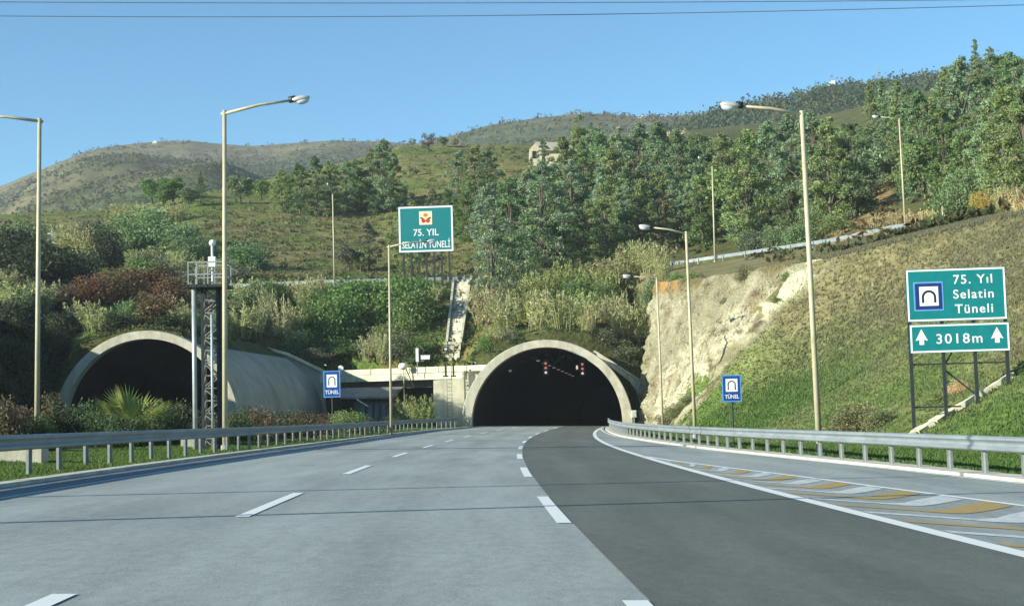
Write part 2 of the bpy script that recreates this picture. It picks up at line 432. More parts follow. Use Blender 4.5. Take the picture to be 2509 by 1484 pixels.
def tz(X, Y):
    """ground height and a region id (0 low ground, 1 fill above the portals, 2 right-hand cutting, 3 hill behind the upper road)"""
    X, Y = np.broadcast_arrays(np.asarray(X, float), np.asarray(Y, float))
    Yq = np.maximum(Y, 12.)
    px = CX + FPX * X / Yq
    b = base(X, Y)
    off = X - g(Y)
    z = b + .03 * fbm(X * .8, Y * .8, 3) - np.where((off > LK(Y) + .03) & (off < R3(Y) + .3) & (Y < 200), .25, 0)
    z = np.where(off < -7.5, z + np.clip((-7.5 - off) * .02, 0, .15), z)
    reg = np.zeros(X.shape, int)
    # right cutting
    d = X - XF(Y)
    yc = YC(px)
    cap = zpx(px, PC(px) + np.clip(yc - Y, 0, 60) * .75, Yq)
    hr = base(X, Y) + np.minimum(hprof(d, X, Y), 60)
    hr = np.where(d > 0, np.minimum(hr, np.maximum(cap, b)), -9)
    # fill above the portals, left bank
    hl = tab2(px, Y, LP_, YL, LT)
    axd = X - AXL(Y)
    front = np.where(px < 640, np.where(axd < 3.2, 0, YH(X)), YH(X) + .8)
    hl = np.where((Y >= front) & (px < 1720) & (X < 13.2), hl + .25 * fbm(X * .3, Y * .3, 3), -9)
    hl = np.where((px < 640) & (axd >= 3.2) & (Y < YH(X) + .8), -9, hl)
    shell = ZL + np.sqrt(np.clip((RO - .12) ** 2 - axd ** 2, 0, None))
    hl = np.where((px < 640) & (axd > -1) & (axd < 3.2) & (Y > 119) & (Y < 151) & (hl > 0), np.minimum(hl, shell + .06 + (3.2 - axd) * .55), hl)
    # hill
    hh = tab2(px, Y, HP, YG, HT)
    bench = np.where(Y < yc + 9, cap * 0 + zpx(px, PC(px), yc), 1e3)
    hh = np.where(Y >= yc, np.minimum(np.maximum(hh, zpx(px, PC(px), yc)), bench) + .5 * fbm(X * .06, Y * .06, 4) * np.clip((Y - yc - 9) / 20, 0, 1), -9)
    hl = np.where(Y >= yc, -9, hl)
    hr = np.where((Y >= yc), -9, hr)
    z2 = np.maximum(np.maximum(hl, hr), hh)
    reg = np.where(z2 > z, np.where(z2 == hl, 1, np.where(z2 == hr, 2, 3)), 0)
    return np.maximum(z, z2), reg

_YS = np.arange(22., 430., .35)
def ground_at(px, py, y0=22.):
    p = P(np.full_like(_YS, px), np.full_like(_YS, py), _YS)
    z, r = tz(p[:, 0], p[:, 1])
    ok = np.nonzero((z >= p[:, 2]) & (_YS >= y0))[0]
    if not len(ok): return None
    i = ok[0]
    first = i == np.nonzero(_YS >= y0)[0][0]
    return Vector((p[i, 0], p[i, 1], z[i] if first else min(z[i], p[i, 2] + .6)))

def tcolor(X, Y, z, reg):
    n1 = fbm(X * .09, Y * .05, 4); n2 = fbm(X * .35 + 9, Y * .2, 3)
    mixc = lambda a, b, t: np.asarray(a) * (1 - t)[..., None] + np.asarray(b) * t[..., None]
    green, olive, brown, dirt = (.085, .148, .036), (.125, .17, .06), (.162, .157, .09), (.1, .085, .05)
    t = np.clip(.5 + n2 * 1.2, 0, 1)
    c0 = mixc(green, (.1, .15, .035), t)
    far_side = np.clip((-10.5 - (X - g(Y))) / 3, 0, 1)
    c0 = mixc(c0, dirt, far_side * .8)
    h = np.clip((z - base(X, Y)) / 9.5 + n1 * .55 + n2 * .25, 0, 1)
    c2 = np.where((h < .35)[..., None], mixc(green, olive, np.clip(h / .35, 0, 1)), mixc(olive, brown, np.clip((h - .35) / .45, 0, 1)))
    c1 = mixc((.08, .13, .035), (.16, .14, .06), np.clip(.4 + n2 * 1.4, 0, 1))
    px = CX + FPX * X / np.maximum(Y, 12)
    forest = np.clip((px - 1250) / 150, 0, 1)
    c3 = mixc(mixc((.095, .14, .04), (.17, .165, .075), np.clip(.42 + n1 * 1.6 + n2 * .5 + .35 * np.sin(Y * .35 + n1 * 5), 0, 1)), (.085, .095, .042), forest)
    c3 = np.where(((px > 2010) & (px < 2215) & (Y < 215))[..., None], np.asarray((.2, .15, .08)), c3)
    c1 = np.where(((px < 150) & (reg == 1))[..., None], np.asarray((.06, .055, .03)), c1)  # shade on the left bank put into its ground colour
    return np.select([(reg == 0)[..., None], (reg == 1)[..., None], (reg == 2)[..., None]], [c0, c1, c2], c3)

# terrain sheet: a fan of columns that opens with distance
us = np.unique(np.concatenate([np.arange(-1.3, -.46, .02), np.arange(-.46, .46, .0036), np.arange(.46, 1.31, .02)]))
ys = np.concatenate([np.arange(14, 100, .9), np.arange(100, 156, .45), np.arange(156, 200, .9), np.arange(200, 431, 2.5)])
YY, UU = np.meshgrid(ys, us, indexing='ij')
XX = UU * YY
ZZ, RG = tz(XX, YY)
cc = tcolor(XX, YY, ZZ, RG)
nr, nc = XX.shape
idx = np.arange(nr * nc).reshape(nr, nc)
q = np.stack([idx[:-1, :-1], idx[:-1, 1:], idx[1:, 1:], idx[1:, :-1]], -1).reshape(-1, 4)
zq = ZZ.ravel()[q]; rq = RG.ravel()[q]
xq = XX.ravel()[q].mean(1); yq = YY.ravel()[q].mean(1)
# no ground sheet across the two tunnel mouths
bad = (np.abs(xq - AXR(yq)) < RO - .2) & (yq > YMR - .5) & (yq < 145) & (zq.max(1) - zq.min(1) > 1.)
bad |= (np.abs(xq - AXL(yq)) < RO - .2) & (yq > YML - .8) & (yq < 153.5) & (zq.max(1) - zq.min(1) > 1.)
me = np_mesh('terrain', np.stack([XX, YY, ZZ], -1).reshape(-1, 3), q[~bad], M['ground'], cc.reshape(-1, 3), smooth=True)
structure(link('terrain', me))
# verge around and behind the camera and a wide ground sheet to the horizon
xa, ya = np.meshgrid(np.arange(-60, 61, 1.5), np.arange(-60, 15.1, 1.5), indexing='xy')
za, ra = tz(xa, ya)
za = za - np.where(ya > 13, .02, 0)
ia = np.arange(xa.size).reshape(xa.shape)
qa = np.stack([ia[:-1, :-1], ia[:-1, 1:], ia[1:, 1:], ia[1:, :-1]], -1).reshape(-1, 4)
me = np_mesh('verge', np.stack([xa, ya, za], -1).reshape(-1, 3), qa, M['ground'], tcolor(xa, ya, za, ra).reshape(-1, 3), smooth=True)
structure(link('verge', me))
me = np_mesh('ground', [(-6000, -6000, -3), (6000, -6000, -3), (6000, 9000, -3), (-6000, 9000, -3)], [(0, 1, 2, 3)], M['far'], np.array([(.12, .12, .06)] * 4))
structure(link('ground', me))

# ------------------------------------------------------------------ road
def ribbon(mb, o0, o1, Ys, dz, mi=0):
    o0 = o0 if callable(o0) else (lambda y, k=o0: k); o1 = o1 if callable(o1) else (lambda y, k=o1: k)
    vs = []
    for y in Ys:
        for o in (o0(y), o1(y)):
            x = float(g(y) + o); vs.append((x, float(y), float(base(x, y)) + dz))
    mb.add(vs, [(2 * i, 2 * i + 1, 2 * i + 3, 2 * i + 2) for i in range(len(Ys) - 1)], mi)
YR = np.arange(-30, 136, 2.)
def sheet(name, o0, o1, dz, m, Ys=YR):
    mb = MB(); ribbon(mb, o0, o1, Ys, dz); o = mb.build(name, m); return o
def lane_wear(off):
    """polished wheel tracks a little lighter, oil-dark strip between them"""
    u = ((off + 3.8) % 3.83) / 3.83
    return 1 + .07 * (np.exp(-((u - .27) / .11) ** 2) + np.exp(-((u - .73) / .11) ** 2)) - .06 * np.exp(-((u - .5) / .09) ** 2) - .05 * (np.exp(-(u / .06) ** 2) + np.exp(-((1 - u) / .06) ** 2))
def road_sheet(name, o0, o1, nx, Ys, dz, m):
    t = np.linspace(0, 1, nx)
    O = np.array([[o0(y) + (o1(y) - o0(y)) * k for k in t] for y in Ys], float); Yg = np.repeat(np.asarray(Ys, float)[:, None], nx, 1)
    X = g(Yg) + O
    i_ = np.arange(O.size).reshape(O.shape)
    me = np_mesh(name, np.stack([X, Yg, base(X, Yg) + dz], -1).reshape(-1, 3), np.stack([i_[:-1, :-1], i_[:-1, 1:], i_[1:, 1:], i_[1:, :-1]], -1).reshape(-1, 4), m)
    wv = (lane_wear(O) * (1 + .5 * (lane_wear(O) - 1) * fbm(X * .1, Yg * .05, 3)) + .05 * fbm(Yg * .02 + 7, X * .3, 3)).ravel()
    me.attributes.new('wear', 'FLOAT', 'POINT').data.foreach_set('value', wv.astype(np.float32))
    return link(name, me)
road = structure(road_sheet('road', LK, R3, 90, YR, 0, M['road']))
structure(road_sheet('tunnel_road', lambda y: -4.6, lambda y: 9.2, 40, np.arange(134, 420, 4.), -.002, M['road']))
structure(road_sheet('resurfaced_lane', lambda y: 3.93, lambda y: 7.6, 26, np.arange(-30, 137, 1.), .004, M['newroad']))
structure(sheet('rail_shadow_strip', lambda y: LK(y) + .34, LS, .004, M['strip']))  # left guardrail's shadow painted on as a darker strip
mk = MB()
P0, PER, DL = 20.7, 13.4, 5.6
for off, ph, PER in ((0., 0., 13.4), (3.83, -1.05, 13.)):
    for n in range(-3, 9):
        c = P0 + ph + PER * n
        if n == -1 and off: c += .3
        if c > 131: continue
        ribbon(mk, off - .085, off + .085, np.linspace(c - DL / 2, c + DL / 2, 5), .008)
ribbon(mk, 7.5, 7.72, np.arange(-30, 132, 1.5), .008)
ribbon(mk, lambda y: L2(y) - .08, lambda y: L2(y) + .08, np.arange(-30, 46.1, 1.), .008)
ribbon(mk, lambda y: R3(y) - .3, lambda y: R3(y) - .16, np.arange(-30, 128, 1.5), .008)
mk = mk.build('lane_markings', M['white'], road)
m2 = MB(); ribbon(m2, lambda y: LS(y) + .02, lambda y: LS(y) + .15, np.arange(-30, 130, 2.), .008); m2.build('edge_line', M['dim'], road)
hw, hy = MB(), MB()
for i in range(34):
    for mb, y0 in ((hy, -2 + 3.2 * i), (hw, -2 + 3.2 * i + 1.6)):
        if y0 > 45.3: continue
        n = 10; vs = []
        for j in range(n + 1):
            t = j / n
            o = 7.78 + (float(L2(y0)) - .14 - 7.78) * t
            yc = y0 - 1.7 * (min(t, .45) / .45) + max(0, t - .45) / .55 * 1.9
            hwid = .2 + .33 * max(0, min(1, (t - .3) / .35))
            for y in (yc - hwid, yc + hwid):
                x = float(g(y) + o); vs.append((x, y, float(base(x, y)) + .006))
        mb.add(vs, [(2 * j, 2 * j + 2, 2 * j + 3, 2 * j + 1) for j in range(n)])
hy.build('ochre_hatching', M['yellow'], road); hw.build('white_hatching', M['hatchw'], road)
def kerb(name, o0, o1, h, Ys, m):
    mb = MB()
    vs = []
    for y in Ys:
        a, b = float(o0(y)), float(o1(y))
        for o, dz in ((a, -.2), (a, h), (b, h + .01), (b, -.2)):
            x = float(g(y) + o); vs.append((x, float(y), float(base(x, y)) + dz))
    mb.add(vs, [(4 * i + k, 4 * i + k + 1, 4 * i + k + 5, 4 * i + k + 4) for i in range(len(Ys) - 1) for k in range(3)])
    return structure(mb.build(name, m))
kerb('kerb', lambda y: LK(y) - .08, lambda y: LK(y) + .32, .06, np.arange(-30, 131, 2.), M['kerb'])
kerb('concrete_gutter', lambda y: R3(y) + .1, lambda y: R3(y) + .85 + .1 * math.sin(y * 3.1), .06, np.arange(-30, 129, .8), M['kerb'])
# left carriageway (behind the bushes)
mb = MB(); vs = []
yl = np.arange(20, 330, 4.)
for y in yl:
    ax = float(AXL(y)) if y > 100 else float(AXL(100.)) - .0004 * (100 - y) ** 2
    for o in (-6, 6): vs.append((ax + o, float(y), float(base(ax + o, y)) + .24))
mb.add(vs, [(2 * i, 2 * i + 1, 2 * i + 3, 2 * i + 2) for i in range(len(yl) - 1)])
structure(mb.build('far_carriageway', M['carriage']))

# ------------------------------------------------------------------ tunnels
def arch(ax, y, z0, r, head, n=40, zb=-1.5, lift=0., squash=1.):
    """points of a horseshoe section from left foot to right foot"""
    cx = float(ax(y)); c, s = math.cos(math.atan(head)), math.sin(math.atan(head))
    pts = [(-r, zb - z0 - lift)] + [(-r * math.cos(math.pi * k / n), r * math.sin(math.pi * k / n) * squash) for k in range(n + 1)] + [(r, zb - z0 - lift)]
    return [Vector((cx + p * c, y - p * s, z0 + lift + q)) for p, q in pts]
def portal(ax, ym, zb, head, back, label, cat='tunnel'):
    t = thing('tunnel_portal', (float(ax(ym)), ym, zb - .2), label, cat)
    inv = Matrix.Translation(-Vector(t.location))
    def shift(L): return [inv @ v for v in L]
    o0 = shift(arch(ax, ym, zb, RO, head)); i0 = shift(arch(ax, ym, zb, RI, head, lift=.28))
    mb = MB(); n = len(o0)
    # front ring with a small chamfer and its reveal
    i1 = shift(arch(ax, ym + .9, zb, RI - .02, head, lift=.28)); o1 = shift(arch(ax, ym + .12, zb, RO + .05, head)); o2 = shift(arch(ax, ym + 1.0, zb, RO + .05, head)); o3 = shift(arch(ax, ym + 1.0, zb, RO - .12, head))
    mb.add(o0 + i0 + i1 + o1 + o2 + o3, [f for k in range(n - 1) for f in ((k, k + 1, n + k + 1, n + k), (n + k, n + k + 1, 2 * n + k + 1, 2 * n + k), (k + 1, k, 3 * n + k, 3 * n + k + 1), (3 * n + k + 1, 3 * n + k, 4 * n + k, 4 * n + k + 1), (4 * n + k + 1, 4 * n + k, 5 * n + k, 5 * n + k + 1))])
    mb.build('portal_ring', M['ringc'], t)
    mb = MB(); secs = [shift(arch(ax, y, zb, RO - .12, head)) for y in np.linspace(ym + .95, back, 12)]
    mb.add([v for s_ in secs for v in s_], [(j * n + k + 1, j * n + k, (j + 1) * n + k, (j + 1) * n + k + 1) for j in range(11) for k in range(n - 1)])
    mb.build('shell', M['tubec'], t, smooth=True)
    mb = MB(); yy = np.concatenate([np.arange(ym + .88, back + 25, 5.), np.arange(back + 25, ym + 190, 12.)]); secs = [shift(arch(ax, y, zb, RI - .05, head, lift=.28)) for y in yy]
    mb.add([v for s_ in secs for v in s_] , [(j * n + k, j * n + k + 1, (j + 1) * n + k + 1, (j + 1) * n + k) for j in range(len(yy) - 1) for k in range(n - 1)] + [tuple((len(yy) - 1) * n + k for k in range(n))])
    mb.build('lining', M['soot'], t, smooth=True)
    return t
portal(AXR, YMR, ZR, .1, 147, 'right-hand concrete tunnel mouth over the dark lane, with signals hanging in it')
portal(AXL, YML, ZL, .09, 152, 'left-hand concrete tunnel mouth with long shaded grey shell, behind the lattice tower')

# earth faces between the shells and the ground above them
SPAN = []
def spandrel(ax, y, zb, a0, a1, dy, n=60):
    vs, cl = [], []
    for k in range(n + 1):
        a = R(a0 + (a1 - a0) * k / n); x = float(ax(y)) - (RO - .2) * math.cos(a); z_ = zb + (RO - .2) * math.sin(a)
        zt = max(z_, float(max(tz(x, y + dy)[0], tz(x, y + dy + .8)[0])) + .05)
        vs += [(x, y, z_ - .1), (x, y, zt), (x, y + dy + .8, zt)]
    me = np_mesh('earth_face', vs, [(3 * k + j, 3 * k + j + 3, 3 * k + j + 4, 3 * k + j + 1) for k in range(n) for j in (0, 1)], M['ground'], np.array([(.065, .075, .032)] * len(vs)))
    SPAN.extend(v_ for v_ in vs[1::3]); SPAN.extend(v_ for v_ in vs[2::3])
    return structure(link('bank', me))
spandrel(AXR, 141.6, ZR, 2, 178, 1.0)
spandrel(AXL, 119.35, ZL, 2, 112, .7)
spandrel(AXL, 151.2, ZL, 60, 178, .6)
vs = []
for y in np.arange(119.3, 152.5, .6):                      # earth lying against the top of the long shell
    for a, dz in ((3.7, .0), (3.1, .16), (2.3, .45), (1.2, .8)):
        x = float(AXL(y)) + a; zs = ZL + math.sqrt((RO - .12) ** 2 - a * a)
        t_ = float(tz(x, y)[0]) + .04
        vs.append((x, y, zs + .02 if dz == 0 else max(zs + dz * (.7 + .3 * math.sin(y * 1.7)), min(t_, zs + 2 * dz))))
n_ = len(vs) // 4
structure(link('bank', np_mesh('earth_edge', vs, [(4 * k + j, 4 * k + 4 + j, 4 * k + 5 + j, 4 * k + 1 + j) for k in range(n_ - 1) for j in range(3)], M['ground'], np.array([(.09, .10, .045)] * len(vs)))))
# headwall pieces between and beside the tunnels
A, B = V(786, 909, 148.2), V(1171, 894, 136.2)
along = (B - A); along.z = 0; along.normalize(); nrm = Vector((-along.y, along.x, 0))
hwall = thing('headwall', (float(A.x + B.x) / 2, 142, 0), 'cream concrete bridge deck and headwall between the two tunnel mouths', 'wall')
off0 = -Vector(hwall.location)
def zat(px, py): return None
def band(name, pa, pb, ta, tb, ba, bb, push, thick, m, parent):
    """a straight wall band between two photo points: top and bottom heights at each end"""
    f = lambda p: p + nrm * push + off0
    a1, b1 = Vector((pa.x, pa.y, ta)), Vector((pb.x, pb.y, tb)); a0, b0 = Vector((pa.x, pa.y, ba)), Vector((pb.x, pb.y, bb))
    return MB().prism([f(a1), f(b1), f(b0), f(a0)], nrm * thick).build(name, m, parent)
zA = lambda py: float(zpx(786, py, 148.2)); zB = lambda py: float(zpx(1171, py, 136.2))
band('parapet', A, B + along * .9, zA(909), zB(894), zA(922), zB(908), 0, .35, M['conc'], hwall)
band('deck_edge', A, B - along * 1.6, zA(922.6), zB(909), zA(938), zB(925), -.12, .6, M['conc'], hwall)
B5 = B - along * 5.2; z5 = lambda p0, p1: zA(p0) + (zB(p1) - zA(p0)) * (1 - 5.2 / (B - A).length)
band('deck_slab', A, B5, zA(926), z5(926, 911), zA(934), z5(934, 921), .5, 6.2, M['roofg'], hwall)
band('edge_beam', A + along * .4, B - along * 1.8, zA(934.5), zB(921.5), zA(955), zB(943), 1.6, .5, M['roofg'], hwall)
band('rear_wall', A, B5, zA(926), z5(926, 911), -1, -1.2, 6.3, .4, M['shade'], hwall)
pc = [V(x, y, 137.2) + off0 for x, y in ((1062, 931), (1128, 927), (1172, 896), (1176, 922), (1150, 975), (1138, 1060), (1078, 1060), (1062, 1012))]
MB().prism(pc, nrm * 1.6).build('pier', M['conc'], hwall)
for x0 in (830, 915, 1010, 1080, 1145):
    t_ = (x0 - 786) / 385.; p_ = A.lerp(B, t_)
    MB().box((p_.x + off0.x - nrm.x * .03, p_.y + off0.y - nrm.y * .03, (zA(909) * (1 - t_) + zB(894) * t_) - .26), (.10, .1, .5), 0, Matrix.Rotation(math.atan2(along.y, along.x), 3, 'Z')).build('pilaster', M['conc'], hwall)
# left wing beside the long shell
wing = thing('wing_wall', tuple(V(760, 1030, 150)), 'sloping concrete wing wall with white coping beside the grey shell', 'wall')
wo = -Vector(wing.location)
MB().prism([V(x, y, 150.3) + wo for x, y in ((640, 850), (705, 869), (790, 911), (806, 1060), (640, 1060))], (0, .5, 0)).build('wall_face', M['tubec'], wing)
mb = MB()
for a, b in (((640, 849), (705, 867)), ((705, 867), (793, 909))): mb.bar(V(*a, 150.2) + wo, V(*b, 150.2) + wo, .9, .28)
mb.build('coping', M['conc'], wing)
# right wing wall with its arched edge round the shell
wr = thing('wing_wall', tuple(V(1560, 1030, 138.4)), 'cream wing wall tapering down between right tunnel and rock cutting', 'wall')
wo = -Vector(wr.location)
YW = 140.2
poly = [V(x, y, YW) for x, y in ((1440, 846), (1463, 868), (1466, 876), (1500, 901), (1541, 932), (1560, 957), (1568, 987), (1571, 1030), (1571, 1060), (1582, 1060), (1582, 944), (1545, 919), (1500, 890), (1463, 866))]
poly = poly[1:]
MB().prism([p + wo for p in poly], (0, .6, 0)).build('wall_face', M['conc'], wr)
mb = MB()
for a, b in (((1455, 860), (1500, 888)), ((1500, 888), (1545, 917)), ((1545, 917), (1584, 942))): mb.bar(V(*a, YW + .3) + wo, V(*b, YW + .3) + wo, .8, .16)
mb.build('coping', M['kerb'], wr)
# kerbside electric box at the foot of the right ring
bx = thing('cabinet', tuple(V(1554, 1040, 130.8)), 'small white box at the right foot of the right tunnel mouth', 'cabinet')
z0 = float(V(1554, 1020, 130.8).z - bx.location.z)
MB().box((0, 0, z0 + .25), (.42, .35, .6)).build('housing', M['wbox'], bx); MB().box((0, -.19, z0 + .25), (.34, .03, .5)).build('door', M['head'], bx)
MB().bar((0, 0, -.4), (0, 0, z0), .1).build('stand', M['post'], bx)

# ladder up the pier
la = thing('ladder', tuple(V(1103, 1034, 136.4)), 'steel ladder fixed to the pale concrete pier left of right tunnel', 'ladder')
h = float(V(1103, 890, 136.4).z - la.location.z)
for s_ in (-.22, .22): MB().tube([(s_, 0, -.3), (s_, 0, h)], .035, 6).build('rail', M['post'], la)
mb = MB()
for k in range(int(h / .35)): mb.tube([(-.22, 0, .1 + .35 * k), (.22, 0, .1 + .35 * k)], .025, 5)
mb.build('rungs', M['post'], la)
for k in range(2):
    q_ = V(1092 + 19 * k, 893, 136.0); t = thing('bollard', tuple(V(1092 + 19 * k, 912, 136.0)), ('left' if k == 0 else 'right') + ' one of two dark stanchions at the ladder top on the parapet', 'post', 'dark stanchions on the parapet')
    hh_ = q_.z - t.location.z
    MB().box((0, 0, hh_ / 2 - .1), (.16, .16, hh_ + .5)).build('shaft', M['darkm'], t); MB().box((0, 0, -.35), (.5, .3, .12)).build('foot', M['darkm'], t)

# white lamp, box and camera on the parapet
t = thing('floodlight', tuple(V(992, 921, 140.5)), 'round white floodlight on a bracket on the parapet above the shed', 'floodlight')
zz = float(V(992, 897, 140.5).z - t.location.z)
MB().ell((-.15, -.1, zz), (.45, .35, .33), 12, 8).build('lamp_shade', M['wbox'], t, True)
MB().tube([(-.12, -.1, zz), (-.1, -.1, -1.6), (-.1, -.1, -3.2)], .04, 6).build('pole', M['pole'], t)
MB().tube([(.05, 0, zz - .05), (.85, .1, -1.1)], .05, 6).build('arm', M['darkm'], t)
t = thing('surveillance_camera', tuple(V(1023, 905, 139.6)), 'white pole box with a camera facing right, above the parapet', 'camera')
dz = lambda py: float(V(1023, py, 139.6).z - t.location.z)
MB().tube([(0, 0, -.6), (0, 0, dz(850))], .045, 6).build('pole', M['post'], t)
MB().box((0, -.08, (dz(853) + dz(886)) / 2), (.27, .22, dz(853) - dz(886))).build('box', M['wbox'], t)
MB().box((.78, -.1, dz(876)), (.85, .3, .36)).box((.78, -.1, dz(876) + .2), (.95, .36, .04)).build('camera_body', M['wbox'], t)
MB().tube([(1.2, -.1, dz(876)), (1.38, -.1, dz(876))], .12, 10).build('lens', M['darkm'], t)
MB().bar((0, 0, dz(886)), (.78, -.1, dz(882)), .06).build('arm', M['post'], t)
t = thing('junction_box', tuple(V(835, 909, 146.6)), 'small rounded white box on the parapet above the left blue sign', 'box')
MB().box((0, .1, .12), (.5, .3, .62)).build('housing', M['wbox'], t); MB().ell((0, .1, .42), (.25, .15, .16), 10, 6).build('lid', M['wbox'], t, True)

# shed under the deck
sh = thing('service_shed', tuple(V(905, 1036, 141)), 'grey shed with sheet roof and bluish shutters under the concrete deck', 'shed')
so = -Vector(sh.location)
rf = [V(832, 976, 139.5), V(962, 976, 139.5), V(990, 951, 143.5), V(835, 955, 143.5)]
MB().prism([p + so for p in rf], (0, 0, .18)).build('roof', M['roofg'], sh)
wl = [V(868, 985, 142.0), V(958, 983, 141.6), V(958, 1050, 141.6), V(868, 1050, 142.0)]
MB().prism([p + so for p in wl], (0, .25, 0)).build('wall', M['shade'], sh)
for k in range(4):
    x0 = 884 + 17 * k
    MB().prism([V(x, y, 141.4) + so for x, y in ((x0, 990), (x0 + 10, 990), (x0 + 10, 1024), (x0, 1024))], (0, .1, 0)).build('shutter', M['shutter'], sh)
MB().prism([V(x, y, 143.0) + so for x, y in ((838, 978), (872, 978), (872, 1050), (838, 1050))], (0, .25, 0)).build('doorway', M['dark'], sh)
mb = MB(); mb.bar(V(873, 977, 139.3) + so, V(902, 995, 139.0) + so, .09); mb.build('gutter_pipe', M['wbox'], sh)
MB().bar(V(943, 1003, 139.6) + so, V(966, 976, 139.6) + so, .12).build('post', M['darkm'], sh)

# concrete drain chute down the fill
ch = thing('drain_chute', tuple(V(1103, 893, 139.5)), 'stepped concrete drain chute running down the bank left of right tunnel', 'drain')
co = -Vector(ch.location)
mb, m_b = MB(), MB()
N = 46
pl = [ground_at(1091 + (1112 - 1091) * k / N + 0, 889 + (694 - 889) * k / N, 138) for k in range(N + 1)]
pr = [ground_at(1124 + (1153 - 1124) * k / N, 889 + (696 - 889) * k / N, 138) for k in range(N + 1)]
for k in range(N):
    a, b, c, d = [p + co + Vector((0, 0, .3)) for p in (pl[k], pr[k], pr[k + 1], pl[k + 1])]
    zz = min(a.z, b.z); zt = max(c.z, d.z)
    mb.prism([Vector((a.x, a.y, zt - .06)), Vector((b.x, b.y, zt - .06)), Vector((c.x, c.y, zt - .05)), Vector((d.x, d.y, zt - .05))], (0, 0, -.7))
mb.build('steps', M['ringc'], ch)
for L_ in (pl, pr):
    e = MB()
    for k in range(N): e.bar(L_[k] + co + Vector((0, 0, .4)), L_[k + 1] + co + Vector((0, 0, .4)), .24, .6)
    e.build('edge', M['conc'], ch)

# ------------------------------------------------------------------ lane signals hanging in the right tunnel
for px, y0, y1, ytop, lab in ((1337, 884, 916, 858, 'left hanging red lane signal in the right tunnel mouth'), (1427, 886, 918, 868, 'right hanging red lane signal with side lamp in the right tunnel mouth')):
    Y = 136.
    t = thing('lane_signal', tuple(V(px, (y0 + y1) / 2, Y)), lab, 'traffic signal', 'lane signals hanging in the right tunnel')
    zt = float(V(px, y0, Y).z - t.location.z); zb_ = -zt
    MB().box((0, .12, 0), (.52, .3, zt - zb_ + .2)).build('housing', M['darkm'], t)
    MB().tube([(0, .1, zt + .1), (0, .1, float(V(px, ytop - 14, Y).z - t.location.z))], .05, 6).build('hanger', M['darkm'], t)
    for k, mm in enumerate(('red', 'warm', 'red')):
        MB().ell((0, -.05, zt - .22 - k * .42), (.12, .05, .115), 12, 6).build('lens', M['warm' if k == 2 else 'red'], t, True)
    if px > 1400:
        MB().box((-.5, .1, .08), (.3, .22, .62)).build('side_lamp', M['darkm'], t)
        MB().ell((-.5, -.03, .1), (.1, .04, .2), 10, 6).build('lens', M['warm'], t, True)
for k in range(9):
    yq_ = 139 + 7 * k; t = thing('tunnel_lamp', (float(AXR(yq_)) - 1.2, yq_, ZR + 6.2), f'{["nearest", "second", "third", "fourth", "fifth", "sixth", "seventh", "eighth", "last"][k]} of the dim lamps in a row under the right tunnel ceiling', 'lamp', 'ceiling lamps in the right tunnel')
    MB().box((0, 0, 0), (.4, 1.2, .16)).build('housing', M['darkm'], t); MB().box((0, 0, -.1), (.3, 1.1, .04)).build('lens', M['dimlamp'], t)
t = thing('tunnel_camera', tuple(V(1250, 908, 136)), 'small white camera on the left wall inside right tunnel', 'camera')
MB().box((0, 0, 0), (.24, .3, .2)).build('body', M['wbox'], t); MB().bar((0, .1, 0), (-.5, .15, .05), .06).build('bracket', M['darkm'], t)

# ------------------------------------------------------------------ street lamps
def lamp(name, px, Y, py_foot, px_top, py_top, arm, label, group, rad=.115, headpx=None, slope=.15):
    rad *= .86
    foot = V(px, py_foot, Y)
    top = V(px_top, py_top, Y)
    zt, _ = tz(foot.x, foot.y)
    foot.z = float(zt)
    h = top.z - foot.z
    t = thing(name, foot, label, 'street lamp', group)
    lean = Vector((top.x - foot.x, 0, 0))
    lean.x = max(-.12, min(.12, lean.x))
    MB().tube([(0, 0, -.3), lean * .5 + Vector((0, 0, h * .5)), lean + Vector((0, 0, h))], [rad, rad * .87, rad * .72], 10).build('pole', M['pole'], t, True)
    MB().tube([(0, 0, -.3), (0, 0, .25)], rad * 1.5, 10).build('base', M['post'], t)
    a = Vector(arm); ln = a.length
    p0 = lean + Vector((0, 0, h - .12))
    p1 = p0 + a
    mid = p0.lerp(p1, .5) + Vector((0, 0, .03 * ln))
    MB().tube([p0 - a.normalized() * .12, mid, p1], [rad * .62, rad * .52, rad * .4], 8).build('arm', M['pole'], t, True)
    ang = math.atan2(a.y, a.x)
    Mx = Matrix.Rotation(ang, 3, 'Z') @ Matrix.Rotation(-math.asin(a.z / ln) * .8, 3, 'Y')
    hd = p1 + Mx @ Vector((.3, 0, .0))
    hb = MB(); hb.ell(hd, (.35, .15, .115), 14, 8, 0, Mx); hb.box(p1 + Mx @ Vector((.02, 0, .03)), (.24, .17, .2), 1, Mx)
    lh = hb.build('lamp_head', [M['head'], M['darkm']], t, True)
    MB().ell(hd + Mx @ Vector((.06, 0, -.08)), (.24, .125, .12), 12, 8, 0, Mx).build('lamp_glass', M['glass'], lh, True)
    return t
GL = 'street lamps along the motorway'
lamp('street_lamp', 90, 54, 1076, 98, 290, (-2.4, -.1, .25), 'leftmost lamp, arm reaching out to the left over the far carriageway', GL)
lamp('street_lamp', 551, 50.5, 1072, 550, 271, (2.35, .0, .42), 'tall lamp rising beside the lattice tower, arm pointing right', GL)
lamp('street_lamp', 958, 92, 1046, 953, 600, (2.35, .2, .3), 'slim lamp in front of the hilltop green sign, its head on the sign', GL, .1)
lamp('street_lamp', 2008, 47, 1094, 1955, 272, (-2.0, 0, .33), 'tallest lamp on the grassy right bank between small and big signs', GL)
lamp('street_lamp', 1703, 80, 1052, 1681, 567, (-1.95, 0, .4), 'lamp in front of the rock cutting, just left of small blue sign', GL)
